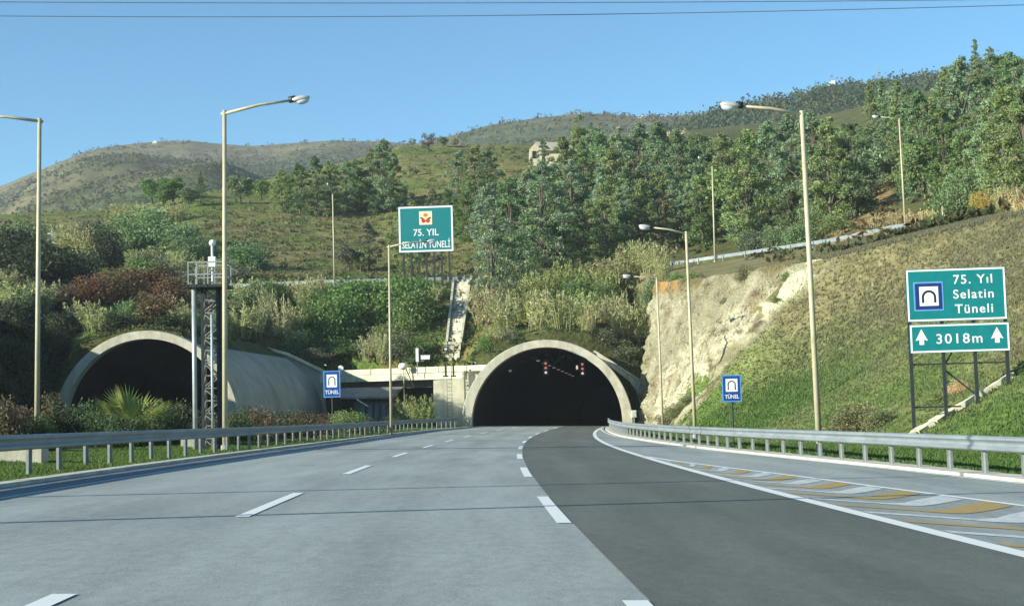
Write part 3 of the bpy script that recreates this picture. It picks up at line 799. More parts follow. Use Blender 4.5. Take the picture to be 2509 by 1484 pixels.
lamp('street_lamp', 1624, 109, 1036, 1609, 681, (-1.9, 0, .3), 'farthest roadside lamp, at the left end of the rock cutting', GL, .1)
lamp('street_lamp', -1250, 14.8, 1330, -1250, -1600, (2.35, 0, .42), 'lamp just out of view at the left whose long shadow crosses the near road', GL)
lamp('street_lamp', -2100, 17.9, 1190, -2100, -1220, (-2.4, 0, .25), 'lamp out of view beyond the left carriageway, casting the second shadow line', GL)
GU = 'street lamps along the upper road'
lamp('street_lamp', 820, 179, 699, 815, 473, (-.25, -1.6, .8), 'lamp on the upper road left of the hilltop green sign', GU, .13)
lamp('street_lamp', 1752, 171, 644, 1745, 405, (-1.3, -.9, .75), 'lamp on the upper road above the rock cutting', GU, .13)
lamp('street_lamp', 2219, 140.5, 567, 2200, 291, (-1.9, .2, .4), 'lamp on the crest of the bank above the big tunnel sign', GU, .12)
t = thing('marker_post', tuple(V(2311, 552, 134)), 'short pale post in the dry grass on the right crest', 'post')
hp = float(V(2309, 506, 134).z - t.location.z)
MB().tube([(0, 0, -.4), (0, 0, hp)], .06, 8).build('shaft', M['pole'], t); MB().box((0, -.03, hp - .2), (.16, .1, .34)).build('cap', M['pole'], t)

# ------------------------------------------------------------------ guard rails
WP = [(-.01, .31), (.03, .305), (.075, .275), (.08, .235), (.02, .185), (.005, .155), (.02, .125), (.08, .075), (.075, .035), (.03, .005), (-.01, 0), (-.022, .0), (-.022, .31)]
def guardrail(path, side, label, spacing, top, group, zf=None, postm='post', hmul=1.):
    """path: list of (x, y, ground z); side: +1 if the traffic face looks towards +x"""
    pts = [Vector(p) for p in path]
    t = thing('guardrail', pts[0], label, 'guardrail', group)
    o = -pts[0]
    mb = MB(); n = len(WP); vs = []
    for i, p in enumerate(pts):
        d = (pts[min(i + 1, len(pts) - 1)] - pts[max(i - 1, 0)]); d.z = 0; d.normalize()
        nn = Vector((d.y, -d.x, 0)) * side
        for a, b in WP: vs.append(p + o + nn * (a + .1) + Vector((0, 0, top - .31 * hmul + b * hmul)))
    mb.add(vs, [(i * n + k, i * n + (k + 1) % n, (i + 1) * n + (k + 1) % n, (i + 1) * n + k) for i in range(len(pts) - 1) for k in range(n)] + [tuple(range(n)), tuple((len(pts) - 1) * n + k for k in range(n))])
    for i in range(2, len(pts) - 1, max(1, round(4. / max(.1, (pts[1] - pts[0]).length)))):          # lapped joints
        d = (pts[i + 1] - pts[i]).normalized(); nn = Vector((d.y, -d.x, 0)).normalized() * side; vs = []
        for e_ in (-.18, .18):
            for a, b in WP: vs.append(pts[i] + o + d * e_ + nn * (a + .108) + Vector((0, 0, top - .313 * hmul + b * hmul * 1.02)))
        mb.add(vs, [(k, (k + 1) % n, n + (k + 1) % n, n + k) for k in range(n)] + [tuple(range(n)), tuple(n + k for k in range(n))])
    mb.build('beam', M['galv'], t)
    # posts
    pm = MB(); hgt = top - .05
    pm.box((0, 0, hgt / 2 - .15), (.055, .11, hgt + .3)).box((side * .045, .045, hgt / 2 - .15), (.05, .012, hgt + .3))
    pm.box((side * .07, 0, top - .16 * hmul), (.06, .1, .2))
    acc, nxt, cnt = 0., .4, 0
    first = None
    for a, b in zip(pts[:-1], pts[1:]):
        ln = (b - a).length
        while nxt <= acc + ln and cnt < 100:
            p = a.lerp(b, (nxt - acc) / ln) + o
            ang = math.atan2(-(b - a).x, (b - a).y)
            if first is None: first = pm.build('post', M[postm], t); ob = first
            else: ob = first.copy(); COL.objects.link(ob); ob.parent = t
            ob.location = p; ob.rotation_euler = (0, 0, ang)
            nxt += spacing; cnt += 1
        acc += ln
    return t
GR = 'steel guardrails'
def roadpath(off, Ys, dz=0.): return [(float(g(y) + off(y)), float(y), float(base(g(y) + off(y), y)) + dz) for y in Ys]
guardrail(roadpath(LR, np.arange(6, 129.5, 1.5), .05), 1, 'long guardrail along the left edge of the road, its face in shade', 2.0, .8, GR)
guardrail(roadpath(lambda y: R3(y) + .5, np.arange(8, 128, 1.5), .05), -1, 'sunlit guardrail curving along the right edge of the road', 2.0, .78, GR)
def uppath(pxs, dy=0., back=.35):
    out = []
    for p in pxs:
        Y = float(YC(p)) + back; q_ = P(p, float(PC(p)), Y); z_, _ = tz(q_[0], q_[1] + .3); out.append((float(q_[0]), float(q_[1]), float(z_)))
    return out
guardrail(uppath(np.arange(560, 1200, 20)), -1, 'guardrail of the upper road below the hilltop green sign', 4., .85, GR, hmul=1.2)
guardrail(uppath(np.arange(1640, 2230, 15)), -1, 'guardrail of the upper road along the top of the rock cutting', 4., .85, GR, hmul=1.2)
# upper road surface
mb = MB(); vs = []
for p in np.arange(400, 2560, 20):
    for dy in (1.0, 8.2):
        Y = float(YC(p)) + dy; q_ = P(p, float(PC(p)), float(YC(p)))
        x_ = (p - CX) / FPX * Y; z_, _ = tz(x_, Y); vs.append((x_, Y, float(z_) + .06))
nn = len(vs) // 2
mb.add(vs, [(2 * i, 2 * i + 2, 2 * i + 3, 2 * i + 1) for i in range(nn - 1)])
structure(mb.build('upper_road', M['carriage']))

# ------------------------------------------------------------------ signs
def text(body, size, x, z, y, m, parent, align='LEFT', bold=.0, sx=1., space=1., name='lettering'):
    cu = bpy.data.curves.new(name, 'FONT'); cu.body = body; cu.size = size; cu.align_x = align; cu.extrude = .004; cu.offset = bold; cu.space_character = space
    tmp = bpy.data.objects.new(name, cu); COL.objects.link(tmp)
    dg = bpy.context.evaluated_depsgraph_get()
    me = bpy.data.meshes.new_from_object(tmp.evaluated_get(dg))
    bpy.data.objects.remove(tmp); bpy.data.curves.remove(cu)
    me.transform(Matrix.Translation((x, y, z)) @ Matrix.Rotation(R(90), 4, 'X') @ Matrix.Diagonal((sx, 1, 1, 1)))
    me.materials.clear(); me.materials.append(m)
    return link(name, me, parent)
def plate(name, x0, z0, x1, z1, y, th, m, parent):
    return MB().box(((x0 + x1) / 2, y + th / 2, (z0 + z1) / 2), (abs(x1 - x0), th, abs(z1 - z0))).build(name, m, parent)
def border(x0, z0, x1, z1, y, wd, m, parent, name='border'):
    mb = MB()
    for a in ((x0, z0, x1, z0 + wd), (x0, z1 - wd, x1, z1), (x0, z0 + wd, x0 + wd, z1 - wd), (x1 - wd, z0 + wd, x1, z1 - wd)):
        mb.box(((a[0] + a[2]) / 2, y, (a[1] + a[3]) / 2), (a[2] - a[0], .006, a[3] - a[1]))
    return mb.build(name, m, parent)
def arch_symbol(cx, z0, w_, h_, y, parent, th=.14):
    mb = MB(); n = 14; ro = w_ / 2; ri = ro * (1 - 2 * th * 1.15)
    pts_o = [(-ro, 0)] + [(-ro * math.cos(math.pi * k / n), h_ - ro + ro * math.sin(math.pi * k / n)) for k in range(n + 1)] + [(ro, 0)]
    pts_i = [(-ri, 0)] + [(-ri * math.cos(math.pi * k / n), h_ - ro + ri * math.sin(math.pi * k / n)) for k in range(n + 1)] + [(ri, 0)]
    vs = [(cx + a, y, z0 + b) for a, b in pts_o] + [(cx + a, y, z0 + b) for a, b in pts_i]; k = len(pts_o)
    mb.add(vs, [(i, k + i, k + i + 1, i + 1) for i in range(k - 1)])
    return mb.build('tunnel_symbol', M['sblack'], parent)
# big green sign on the right bank
Y = 58.
f0 = V(2240, 1050, Y)
ROT = R(-6)
sg = thing('motorway_sign', f0, 'big green sign on the right bank reading 75 Yıl Selatin Tüneli and 3018m', 'road sign', rotz=ROT)
PX = Y / FPX
def loc(px, py): return (px - 2228) * PX * 1.012, float(zpx(px - (px - 2228) * 0, py + (px - 2228) * .035, Y) - f0.z)
zt, zm1, zm2, zb = loc(2228, 661)[1], loc(2228, 789)[1], loc(2228, 796)[1], loc(2228, 866)[1]
x0, x1 = -.05, 3.78
pn = plate('upper_panel', x0, zm1, x1, zt, 0, .05, M['green'], sg)
border(x0 + .02, zm1 + .02, x1 - .02, zt - .02, -.004, .065, M['swhite'], pn)
hp = zt - zm1
bq = plate('symbol_board', x0 + .27, zm1 + .42, x0 + 1.42, zm1 + .42 + 1.15, -.012, .01, M['lblue'], pn)
plate('blue_field', x0 + .33, zm1 + .48, x0 + 1.36, zm1 + 1.51, -.018, .006, M['navy'], bq)
plate('white_field', x0 + .49, zm1 + .62, x0 + 1.22, zm1 + 1.38, -.023, .005, M['swhite'], bq)
arch_symbol(x0 + .855, zm1 + .74, .56, .5, -.026, bq)
for s_, zz in (('75. Yıl', zt - .62), ('Selatin', zt - 1.2), ('Tüneli', zt - 1.78)):
    text(s_, .5, x0 + 2.58, zz, -.008, M['swhite'], pn, 'CENTER', .005, 1.0, 1.18)
pn2 = plate('lower_panel', x0 + .05, zb, x1 + .05, zm2, 0, .05, M['green'], sg)
border(x0 + .07, zb + .02, x1 + .03, zm2 - .02, -.004, .065, M['swhite'], pn2)
text('3018m', .54, x0 + 1.95, zb + .36, -.008, M['swhite'], pn2, 'CENTER', .005, 1.05, 1.22)
for cx_ in (x0 + .5, x0 + 3.4):
    zc = zb + .33
    mb = MB(); mb.add([(cx_ - .09, -.008, zc), (cx_ + .09, -.008, zc), (cx_ + .09, -.008, zc + .2), (cx_ + .24, -.008, zc + .16), (cx_, -.008, zc + .62), (cx_ - .24, -.008, zc + .16), (cx_ - .09, -.008, zc + .2)], [(0, 1, 2, 6), (6, 2, 4), (2, 3, 4), (6, 4, 5)])
    mb.build('arrow', M['swhite'], pn2)
xs_ = (.02, 1.28, 2.5, 3.72)
for xx in xs_:
    wp = Matrix.Rotation(ROT, 3, 'Z') @ Vector((xx, .1, 0)) + f0
    gz = float(tz(wp.x, wp.y)[0]) - f0.z
    MB().box((xx, .12, (zt - .1 + gz - .3) / 2), (.13, .12, zt - .1 - gz + .3)).build('post', M['darkm'], sg)
for za in (loc(2228, 893)[1], loc(2228, 998)[1]):
    MB().bar((xs_[0], .21, za), (xs_[3] if za > 1.5 else xs_[1] + .6, .21, za), .09, .06).build('crossbar', M['darkm'], sg)
MB().bar((xs_[1], .27, loc(2228, 905)[1]), (xs_[2] + .15, .27, loc(2228, 995)[1] + .25), .09, .06).build('brace', M['darkm'], sg)
MB().bar((xs_[1] + .05, .24, loc(2228, 895)[1]), (xs_[1] + .35, .24, zb), .07, .05).build('brace', M['darkm'], sg)
# concrete drain on the bank in front of the sign
dr = thing('drain_channel', tuple(V(2225, 1076, 55.6)), 'straight cream concrete drain climbing the bank in front of big sign', 'drain')
mb = MB(); prev = None
for k in range(13):
    a = ground_at(2222 + 262 * k / 12, 1081 - 157 * k / 12, 45)
    if prev is not None:
        mb.bar(prev - Vector(dr.location) + Vector((0, 0, .05)), a - Vector(dr.location) + Vector((0, 0, .05)), .42, .3)
    prev = a
mb.build('channel', M['conc'], dr)

# green sign above the tunnels
Y = 176.
f1 = P(1046, 680, Y); f1 = Vector((float(f1[0]), Y, float(tz(f1[0], Y)[0])))
su = thing('tunnel_name_sign', f1, 'green sign on the hillside between tunnels with red emblem, SELATİN TÜNELİ', 'road sign', rotz=R(-3))
PX = Y / FPX
wz = lambda py: float(zpx(1046, py, Y) - f1.z)
hw_ = 67.5 * PX
zt, zb = wz(505), wz(617)
pn = plate('panel', -hw_, zb, hw_, zt, 0, .08, M['green'], su)
border(-hw_ + .02, zb + .02, hw_ - .02, zt - .02, -.008, .2, M['swhite'], pn)
ez = wz(534); e = plate('emblem', -.78, ez - .82, .78, ez + .82, -.02, .015, M['scream'], pn)
def disc(cx, cz, rx, rz, y, m, parent, name, n=14):
    MB().add([(cx + rx * math.cos(2 * math.pi * k / n), y, cz + rz * math.sin(2 * math.pi * k / n)) for k in range(n)], [tuple(range(n))]).build(name, m, parent)
disc(0, ez + .35, .28, .24, -.026, M['sorange'], e, 'emblem_top'); disc(-.26, ez - .3, .26, .3, -.026, M['sred'], e, 'emblem_lobe'); disc(.26, ez - .3, .26, .3, -.026, M['sred'], e, 'emblem_lobe')
disc(-.5, ez + .0, .16, .1, -.026, M['sblack'], e, 'emblem_arm'); disc(.5, ez, .16, .1, -.026, M['sblack'], e, 'emblem_arm'); disc(0, ez - .05, .17, .2, -.03, M['scream'], e, 'emblem_centre')
text('75. YIL', 1.15, 0, wz(577), -.02, M['swhite'], pn, 'CENTER', .012, .95)
text('SELATİN TÜNELİ', 1.15, 0, wz(607), -.02, M['swhite'], pn, 'CENTER', .012, .66)
for k in range(7):
    xx = -hw_ + .55 + k * (2 * hw_ - 1.1) / 6
    gz = float(tz(f1.x + xx, f1.y + .2)[0]) - f1.z
    MB().box((xx, .2, (zt - .2 + gz - .3) / 2), (.22, .2, zt - .2 - gz + .3)).build('post', M['darkm'], su)

# small blue tunnel signs
def blue_sign(px, Y, py0, py1, wpx, foot_py, label, rotz=0.):
    fx = P(px, foot_py, Y); f = Vector((float(fx[0]), Y, float(tz(fx[0], Y)[0])))
    s_ = thing('tunnel_sign', f, label, 'road sign', 'blue tunnel signs', rotz)
    zt = float(zpx(px, py0, Y)) - f.z; zb = float(zpx(px, py1, Y)) - f.z; hw_ = wpx * Y / FPX / 2; H_ = zt - zb
    p_ = plate('panel', -hw_, zb, hw_, zt, 0, .04, M['blue'], s_)
    border(-hw_, zb, hw_, zt, -.004, hw_ * .11, M['lblue'], p_)
    q0 = zb + H_ * .38
    plate('white_field', -hw_ * .62, q0, hw_ * .62, q0 + H_ * .48, -.012, .01, M['swhite'], p_)
    arch_symbol(0, q0 + H_ * .07, hw_ * .84, H_ * .34, -.016, p_, .11)
    text('TÜNEL', H_ * .2, 0, zb + H_ * .13, -.008, M['swhite'], p_, 'CENTER', .004, .85)
    MB().tube([(0, .07, -.3), (0, .07, zt - .1)], .04, 8).build('post', M['darkm'], s_)
blue_sign(1797, 64, 918, 984, 47, 1062, 'small blue TÜNEL sign on a single post on the right grass bank')
blue_sign(815, 92, 908, 973, 41, 1052, 'small blue TÜNEL sign in front of the left shell and shed')

# ------------------------------------------------------------------ lattice tower with weather camera
Y = 53.
f = V(520, 1075, Y); f.z = float(tz(f.x, f.y)[0])
tw = thing('lattice_tower', f, 'dark lattice mast with railed platform and white instrument, left of a lamp', 'tower')
PX = Y / FPX
X_ = lambda px: (px - 520) * PX
Z_ = lambda py: float(zpx(520, py, Y) - f.z)
zp = Z_(704)
MB().tube([(X_(483), -.3, -.2), (X_(483), -.3, zp)], .085, 10).build('tube_leg', M['towerp'], tw, True)
for xx, yy in ((X_(497), .12), (X_(497), .62), (X_(535), .12), (X_(535), .62)):
    MB().bar((xx, yy, -.2), (xx, yy, zp), .09, .09).build('chord', M['tower'], tw)
br = MB(); nb = 13
for k in range(nb):
    a, b = zp * k / nb, zp * (k + 1) / nb
    for yy in (.12, .62):
        br.bar((X_(497), yy, a if k % 2 else b), (X_(535), yy, b if k % 2 else a), .05, .04); br.bar((X_(497), yy, b), (X_(535), yy, b), .04, .04)
    for xx in (X_(497), X_(535)): br.bar((xx, .12, a), (xx, .62, b), .045, .04)
br.build('bracing', M['rust'], tw)
MB().tube([(X_(523), -.1, -.2), (X_(523), -.1, zp - 1.0)], .05, 8).build('conduit', M['towerp'], tw, True)
MB().box((X_(538), .3, zp / 2), (.16, .3, zp)).build('cable_tray', M['tower'], tw)
MB().box((X_(516), .15, zp + .03), (1.46, 1.3, .1)).build('platform', M['tower'], tw)
zr = Z_(645)
hr_ = MB()
for xx in (X_(472), X_(493), X_(520), X_(560)):
    for yy in (-.48, .78): hr_.bar((xx, yy, zp), (xx, yy, zr), .04)
for zz in (zr, (zr + zp) / 2):
    for yy in (-.48, .78): hr_.bar((X_(472), yy, zz), (X_(560), yy, zz), .045)
    for xx in (X_(472), X_(560)): hr_.bar((xx, -.48, zz), (xx, .78, zz), .045)
hr_.build('railing', M['post'], tw)
wi = MB(); wi.box((X_(526), -.1, (Z_(630) + Z_(655)) / 2), (.26, .24, Z_(630) - Z_(655))).tube([(X_(526), -.1, zp), (X_(526), -.1, Z_(598))], .045, 8)
wi.build('instrument_pole', M['wbox'], tw)
MB().ell((X_(527), -.1, Z_(596)), (.13, .13, .12), 10, 8).build('instrument_head', M['wbox'], tw, True)
# low concrete blocks behind the left rail
for px, py, Y, sz, lab in ((15, 1140, 38, (2.0, .6, .5), 'low cream concrete block behind the left end of the guardrail'), (466, 1102, 56, (.6, .5, .55), 'small cream concrete block at the foot of the lattice tower')):
    p_ = V(px, py, Y); zg = float(tz(p_.x, p_.y)[0])
    o = MB().box((0, 0, sz[2] / 2), sz).build('concrete_block', M['ringc'], None, loc=(p_.x, p_.y, zg - .04)); tag(o, lab, 'concrete block')

# ------------------------------------------------------------------ overhead cables
def cable(pts, r_, lab):
    a, m_, b = [Vector(p) for p in pts]
    mb = MB(); L_ = []
    for k in range(41):
        t_ = k / 40.; L_.append(a * (1 - t_) * (1 - 2 * t_) + m_ * 4 * t_ * (1 - t_) + b * t_ * (2 * t_ - 1))
    mb.tube(L_, r_, 6, caps=False)
    o = mb.build('overhead_cable', M['cable'], None, loc=(0, 0, 0)); tag(o, lab, 'cable', 'overhead cables crossing the road')
cable([V(-1500, 10, 36.6), V(900, 41, 36.6), V(3300, -16, 36.6)], .0095, 'lower of the two thin cables crossing the top of the sky')
cable([V(-1500, -14, 36.3), V(800, 8, 36.3), V(3300, -12, 36.3)], .0095, 'upper of the two thin cables crossing the top of the sky')

# ------------------------------------------------------------------ plants
def unit(v): return v / np.maximum(np.linalg.norm(v, axis=-1, keepdims=True), 1e-9)
def rhombs(c, a, L, W, r_):
    n = len(c); a = unit(a); b = unit(np.cross(a, r_.normal(size=(n, 3))))
    L = np.broadcast_to(L, (n,))[:, None]; W = np.broadcast_to(W, (n,))[:, None]
    v = np.stack([c - a * L / 2, c + b * W / 2 - a * L * .08, c + a * L / 2, c - b * W / 2 - a * L * .08], 1).reshape(-1, 3)
    return v, np.arange(4 * n).reshape(n, 4)
def crown_leaves(centres, rads, per, L, W, r_, droop=.5, up=0.):
    n = len(centres) * per
    c = np.repeat(centres, per, 0); rr = np.repeat(rads, per, 0)
    d = unit(r_.normal(size=(n, 3))) * (r_.random((n, 1)) ** .45)
    d[:, 2] *= .8
    c = c + d * rr[:, None]
    a = r_.normal(size=(n, 3)) + d * .6; a[:, 2] += up - droop
    return rhombs(c, a, L * r_.uniform(.7, 1.3, n), W * r_.uniform(.7, 1.3, n), r_)
def make_tree(kind, seed):
    """returns (trunk mesh, crown mesh, height, width) at real size"""
    r_ = np.random.default_rng(seed)
    tb = MB()
    if kind == 'eucalyptus':
        H, Wd = 13., 6.6
        pts = [Vector((r_.normal() * .25 * k / 5, r_.normal() * .25 * k / 5, H * .86 * k / 5)) for k in range(6)]
        tb.tube(pts, [.2, .17, .14, .1, .07, .03], 7)
        cs, rs = [], []
        lob = r_.uniform(.7, 1.2, 8)
        for k in range(78):
            t_ = r_.uniform(.02, 1.0); z = H * t_
            prof = (.8 + .4 * t_ if t_ < .42 else .96 * (1 - ((t_ - .42) / .64) ** 2.0)) * lob[int(t_ * 7.99)]
            a = r_.uniform(0, 6.283); rad = Wd / 2 * prof * r_.uniform(.25, .9)
            c = np.array([math.cos(a) * rad, math.sin(a) * rad, z - r_.uniform(0, .06) * H])
            cs.append(c); rs.append(r_.uniform(.45, .95) * (1.15 - .5 * t_))
            if k % 5 == 0:
                j = min(4, int(t_ * 5 * .75)); tb.tube([pts[j], (pts[j] + Vector(c)) / 2 + Vector((0, 0, .3)), Vector(c)], [.08, .05, .02], 5)
        v, q_ = crown_leaves(np.array(cs), np.array(rs), 88, .38, .15, r_, .3, .2)
    elif kind == 'round':
        H, Wd = 8., 7.
        pts = [Vector((r_.normal() * .1, r_.normal() * .1, H * .62 * k / 3)) for k in range(4)]
        tb.tube(pts, [.22, .18, .13, .06], 7)
        cs, rs = [], []
        for k in range(34):
            d = unit(r_.normal(size=3)); d[2] = d[2] * .9
            c = np.array([0, 0, H * .56]) + d * np.array([Wd * .36, Wd * .36, H * .34]) * r_.uniform(.5, 1)
            cs.append(c); rs.append(r_.uniform(.7, 1.2))
            if k % 4 == 0: tb.tube([pts[2], Vector(c)], [.07, .02], 5)
        v, q_ = crown_leaves(np.array(cs), np.array(rs), 62, .5, .27, r_, .1)
    elif kind == 'spire':
        H, Wd = 14., 5.
        tb.tube([(0, 0, 0), (.1, 0, H * .5), (0, .05, H * .97)], [.22, .13, .03], 7)
        cs, rs = [], []
        for k in range(90):
            t_ = r_.uniform(.06, 1) ; wd = Wd / 2 * (1 - t_) ** .8 + .15
            a = r_.uniform(0, 6.283); rad = wd * r_.uniform(.3, 1)
            cs.append(np.array([math.cos(a) * rad, math.sin(a) * rad, H * t_])); rs.append(.16 + .62 * (1 - t_))
            if k % 4 == 0: tb.tube([(0, 0, H * t_ * .95), Vector(cs[-1])], [.05, .02], 4)
        v, q_ = crown_leaves(np.array(cs), np.array(rs), 40, .38, .15, r_, .1, .2)
    elif kind == 'sparse':
        H, Wd = 7., 5.
        pts = [Vector((r_.normal() * .12 * k, r_.normal() * .12 * k, H * .7 * k / 3)) for k in range(4)]
        tb.tube(pts, [.16, .12, .09, .03], 6)
        cs, rs = [], []
        for k in range(20):
            d = unit(r_.normal(size=3)); c = np.array([0, 0, H * .62]) + d * np.array([Wd * .4, Wd * .4, H * .34]) * r_.uniform(.4, 1)
            cs.append(c); rs.append(r_.uniform(.4, .8)); tb.tube([pts[1 + k % 3], Vector(c)], [.05, .015], 4)
        v, q_ = crown_leaves(np.array(cs), np.array(rs), 34, .42, .2, r_, .2)
    tr = MB.build(tb, 'trunk', M['bark'] if kind in ('eucalyptus', 'sparse') else M['dbark']); trm = tr.data; bpy.data.objects.remove(tr)
    cr = np_mesh('crown', v, q_, M['leaf'])
    return trm, cr, H, Wd
def make_shrub(seed, L, W, ncl, per, twig=True, flat=.62):
    r_ = np.random.default_rng(seed)
    cs, rs = [], []
    for k in range(ncl):
        d = unit(r_.normal(size=3)); d[2] = abs(d[2])
        cs.append(d * np.array([.5, .5, flat * 1.25]) * r_.uniform(.3, .92) ); rs.append(r_.uniform(.16, .3))
    v, q_ = crown_leaves(np.array(cs), np.array(rs), per, L, W, r_, -.2, .2)
    hx = np.percentile(np.abs(v[:, :2]), 98); hz_ = np.percentile(v[:, 2], 99)
    v = v * [.5 / hx, .5 / hx, 1 / hz_]
    return np_mesh('foliage', v, q_, M['leaf'])
def make_cane(seed, n=46, leaf=12):
    """clump of giant cane, 5 m tall, about 3 m across"""
    r_ = np.random.default_rng(seed)
    sv, sq, lc, la, ll, lw, pc_, pa = [], [], [], [], [], [], [], []
    for k in range(n):
        a = r_.uniform(0, 6.283); rr = 1.2 * math.sqrt(r_.random()); h = r_.uniform(2.6, 5.2) * (1 - .12 * rr)
        b = np.array([math.cos(a) * rr, math.sin(a) * rr, -.2]); ln = np.array([math.cos(a), math.sin(a), 0]) * r_.uniform(.05, 1.0) * (rr + .35) + r_.normal(size=3) * [.35, .35, 0]
        f_ = lambda t: b + np.array([0, 0, h]) * t + ln * t * t
        o = len(sv) // 1
        p0, p1, p2 = f_(0), f_(.55), f_(1.)
        for p, wd in ((p0, .04), (p1, .035), (p2, .02)):
            dx = np.array([math.sin(a), -math.cos(a), 0]) * wd; dd = np.array([math.cos(a), math.sin(a), 0]) * wd
            sv += [p - dx, p + dd, p + dx]
        for i in range(2):
            for j in range(3): sq.append((o + 3 * i + j, o + 3 * i + (j + 1) % 3, o + 3 * i + 3 + (j + 1) % 3, o + 3 * i + 3 + j))
        for j in range(leaf):
            t = r_.uniform(.25, 1.0); aa = r_.uniform(0, 6.283); di = np.array([math.cos(aa), math.sin(aa), r_.uniform(-.1, 1.6)])
            L = r_.uniform(.45, .85); di = di / np.linalg.norm(di)
            lc.append(f_(t) + di * L * .45); la.append(di); ll.append(L); lw.append(r_.uniform(.09, .15))
        if r_.random() < .75:
            for j in range(5):
                pc_.append(f_(1.) + np.array([0, 0, .12 * j]) + r_.normal(size=3) * .06); pa.append(np.array([r_.normal() * .25, r_.normal() * .25, 1.]))
    sv = np.array(sv); sq = np.array(sq)
    v1, q1 = rhombs(np.array(lc), np.array(la), np.array(ll), np.array(lw), r_)
    v2, q2 = rhombs(np.array(pc_), np.array(pa), .5, .17, r_)
    return np_mesh('cane_foliage', np.concatenate([sv, v1, v2]), np.concatenate([sq, q1 + len(sv), q2 + len(sv) + len(v1)]), [M['leaf'], M['plume']],
                   mi=[0] * (len(sq) + len(q1)) + [1] * len(q2))
TREES = {k: [make_tree(k, 10 * i + s) for s in range(n)] for i, (k, n) in enumerate((('eucalyptus', 5), ('round', 3), ('spire', 2), ('sparse', 2)))}
SHRUB = [make_shrub(50 + i, .055, .034, 64, 72) for i in range(4)]
SHRUBN = [make_shrub(70 + i, .055, .03, 54, 90) for i in range(3)]
CANE = [make_cane(90 + i) for i in range(4)]
PAL = dict(blue=(.19, .265, .145), olive=(.185, .24, .09), dark=(.14, .205, .088), brown=(.2, .2, .1), pine=(.10, .18, .05), green=(.125, .19, .06), cane=(.36, .37, .17),
           canegreen=(.26, .31, .11), straw=(.5, .43, .22), red=(.13, .07, .038), redb=(.145, .1, .05), grey=(.14, .155, .09), shade=(.07, .1, .04), deep=(.048, .066, .032), auburn=(.105, .085, .048), gold=(.36, .3, .08))
CNAME = dict(blue='blue-green', olive='olive', dark='dark green', brown='brownish', pine='bright green', green='green', cane='pale straw-green', canegreen='light green', straw='dry straw-coloured',
             red='reddish', redb='rust-brown', grey='grey-green', deep='very dark green', shade='dark leafy', auburn='auburn', gold='yellowish')
PL = []                       # (object, zone, noun, colour name, px, group)
cnt_ = [0]
def jit(c, a=.12):
    k = 1 + rng.uniform(-a, a); return tuple(float(max(.01, x * k * (1 + rng.uniform(-a, a) * .5))) for x in PAL[c]) + (1.,)
def put_tree(kind, px, foot, hpx=None, H=None, colour='blue', zone='', wmul=1.):
    """foot: world point; hpx: height in photo pixels or H metres"""
    v = TREES[kind][int(rng.integers(len(TREES[kind])))]
    h = H if H else hpx * foot.y / FPX
    s_ = h / v[2]
    o = bpy.data.objects.new({'eucalyptus': 'eucalyptus_tree', 'round': 'broadleaf_tree', 'spire': 'conifer_tree', 'sparse': 'bare_tree'}[kind], None); COL.objects.link(o)
    o.location = foot - Vector((0, 0, .1)); o.rotation_euler = (0, 0, float(rng.uniform(0, 6.28))); o.scale = (s_ * wmul, s_ * wmul, s_)
    a = link('trunk', v[0], o); b = link('crown', v[1], o); b.color = jit(colour)
    o['category'] = 'tree'
    PL.append((o, zone, {'eucalyptus': 'tall eucalyptus', 'round': 'round-crowned tree', 'spire': 'pointed conifer', 'sparse': 'thin half-bare tree'}[kind], CNAME[colour], px, foot.y, 'trees ' + zone))
    return o
def put_mesh(meshes, name, noun, cat, px, foot, sx, sz, colour, zone, plume=None):
    m_ = meshes[int(rng.integers(len(meshes)))]
    o = link(name, m_); o.location = foot - Vector((0, 0, .05)); o.rotation_euler = (0, 0, float(rng.uniform(0, 6.28))); o.scale = (sx, sx, sz); o.color = jit(colour)
    o['category'] = cat
    PL.append((o, zone, noun, CNAME[colour], px, foot.y, noun + 's ' + zone))
    return o
def canes(lst, zone, y0=100, colour='cane'):
    for it in lst:
        px, pyb, hpx, wpx = it[:4]; c = it[4] if len(it) > 4 else colour
        f_ = ground_at(px, pyb, y0)
        if f_ is None: continue
        k_ = float(rng.uniform(.66, 1.0)); ob_ = put_mesh(CANE, 'cane_clump', 'cane clump', 'cane', px, f_, wpx * f_.y / FPX / 3.2 * float(rng.uniform(.8, 1.1)), hpx * f_.y / FPX / 5.2 * k_, c, zone); ob_.rotation_euler = (float(rng.normal()) * .09, float(rng.normal()) * .09, ob_.rotation_euler[2])
def shrubs(lst, zone, y0=100, meshes=None, noun='shrub'):
    for px, pyb, hpx, wpx, c in lst:
        f_ = ground_at(px, pyb, y0)
        if f_ is None: continue
        put_mesh(meshes or SHRUB, 'shrub', noun, 'shrub', px, f_, wpx * f_.y / FPX, hpx * f_.y / FPX, c, zone)
def trees(lst, zone, y0=100):
    for kind, px, pyb, hpx, c in lst:
        f_ = ground_at(px, pyb, y0)
        if f_ is None: continue
        put_tree(kind, px, f_, hpx=hpx, colour=c, zone=zone, wmul=float(rng.uniform(1.15, 1.5)))
Z = dict(lc='on the far left hilltop', cl='above the left tunnel', mid='left of the hilltop sign', fld='on the open field', bank='on the dark bank beside the left tunnel', fill='on the bank between tunnels',
         over='above the right tunnel', med='behind the left guardrail', crest='along the right crest', sl='on the right grass slope', pier='beside the pale pier')
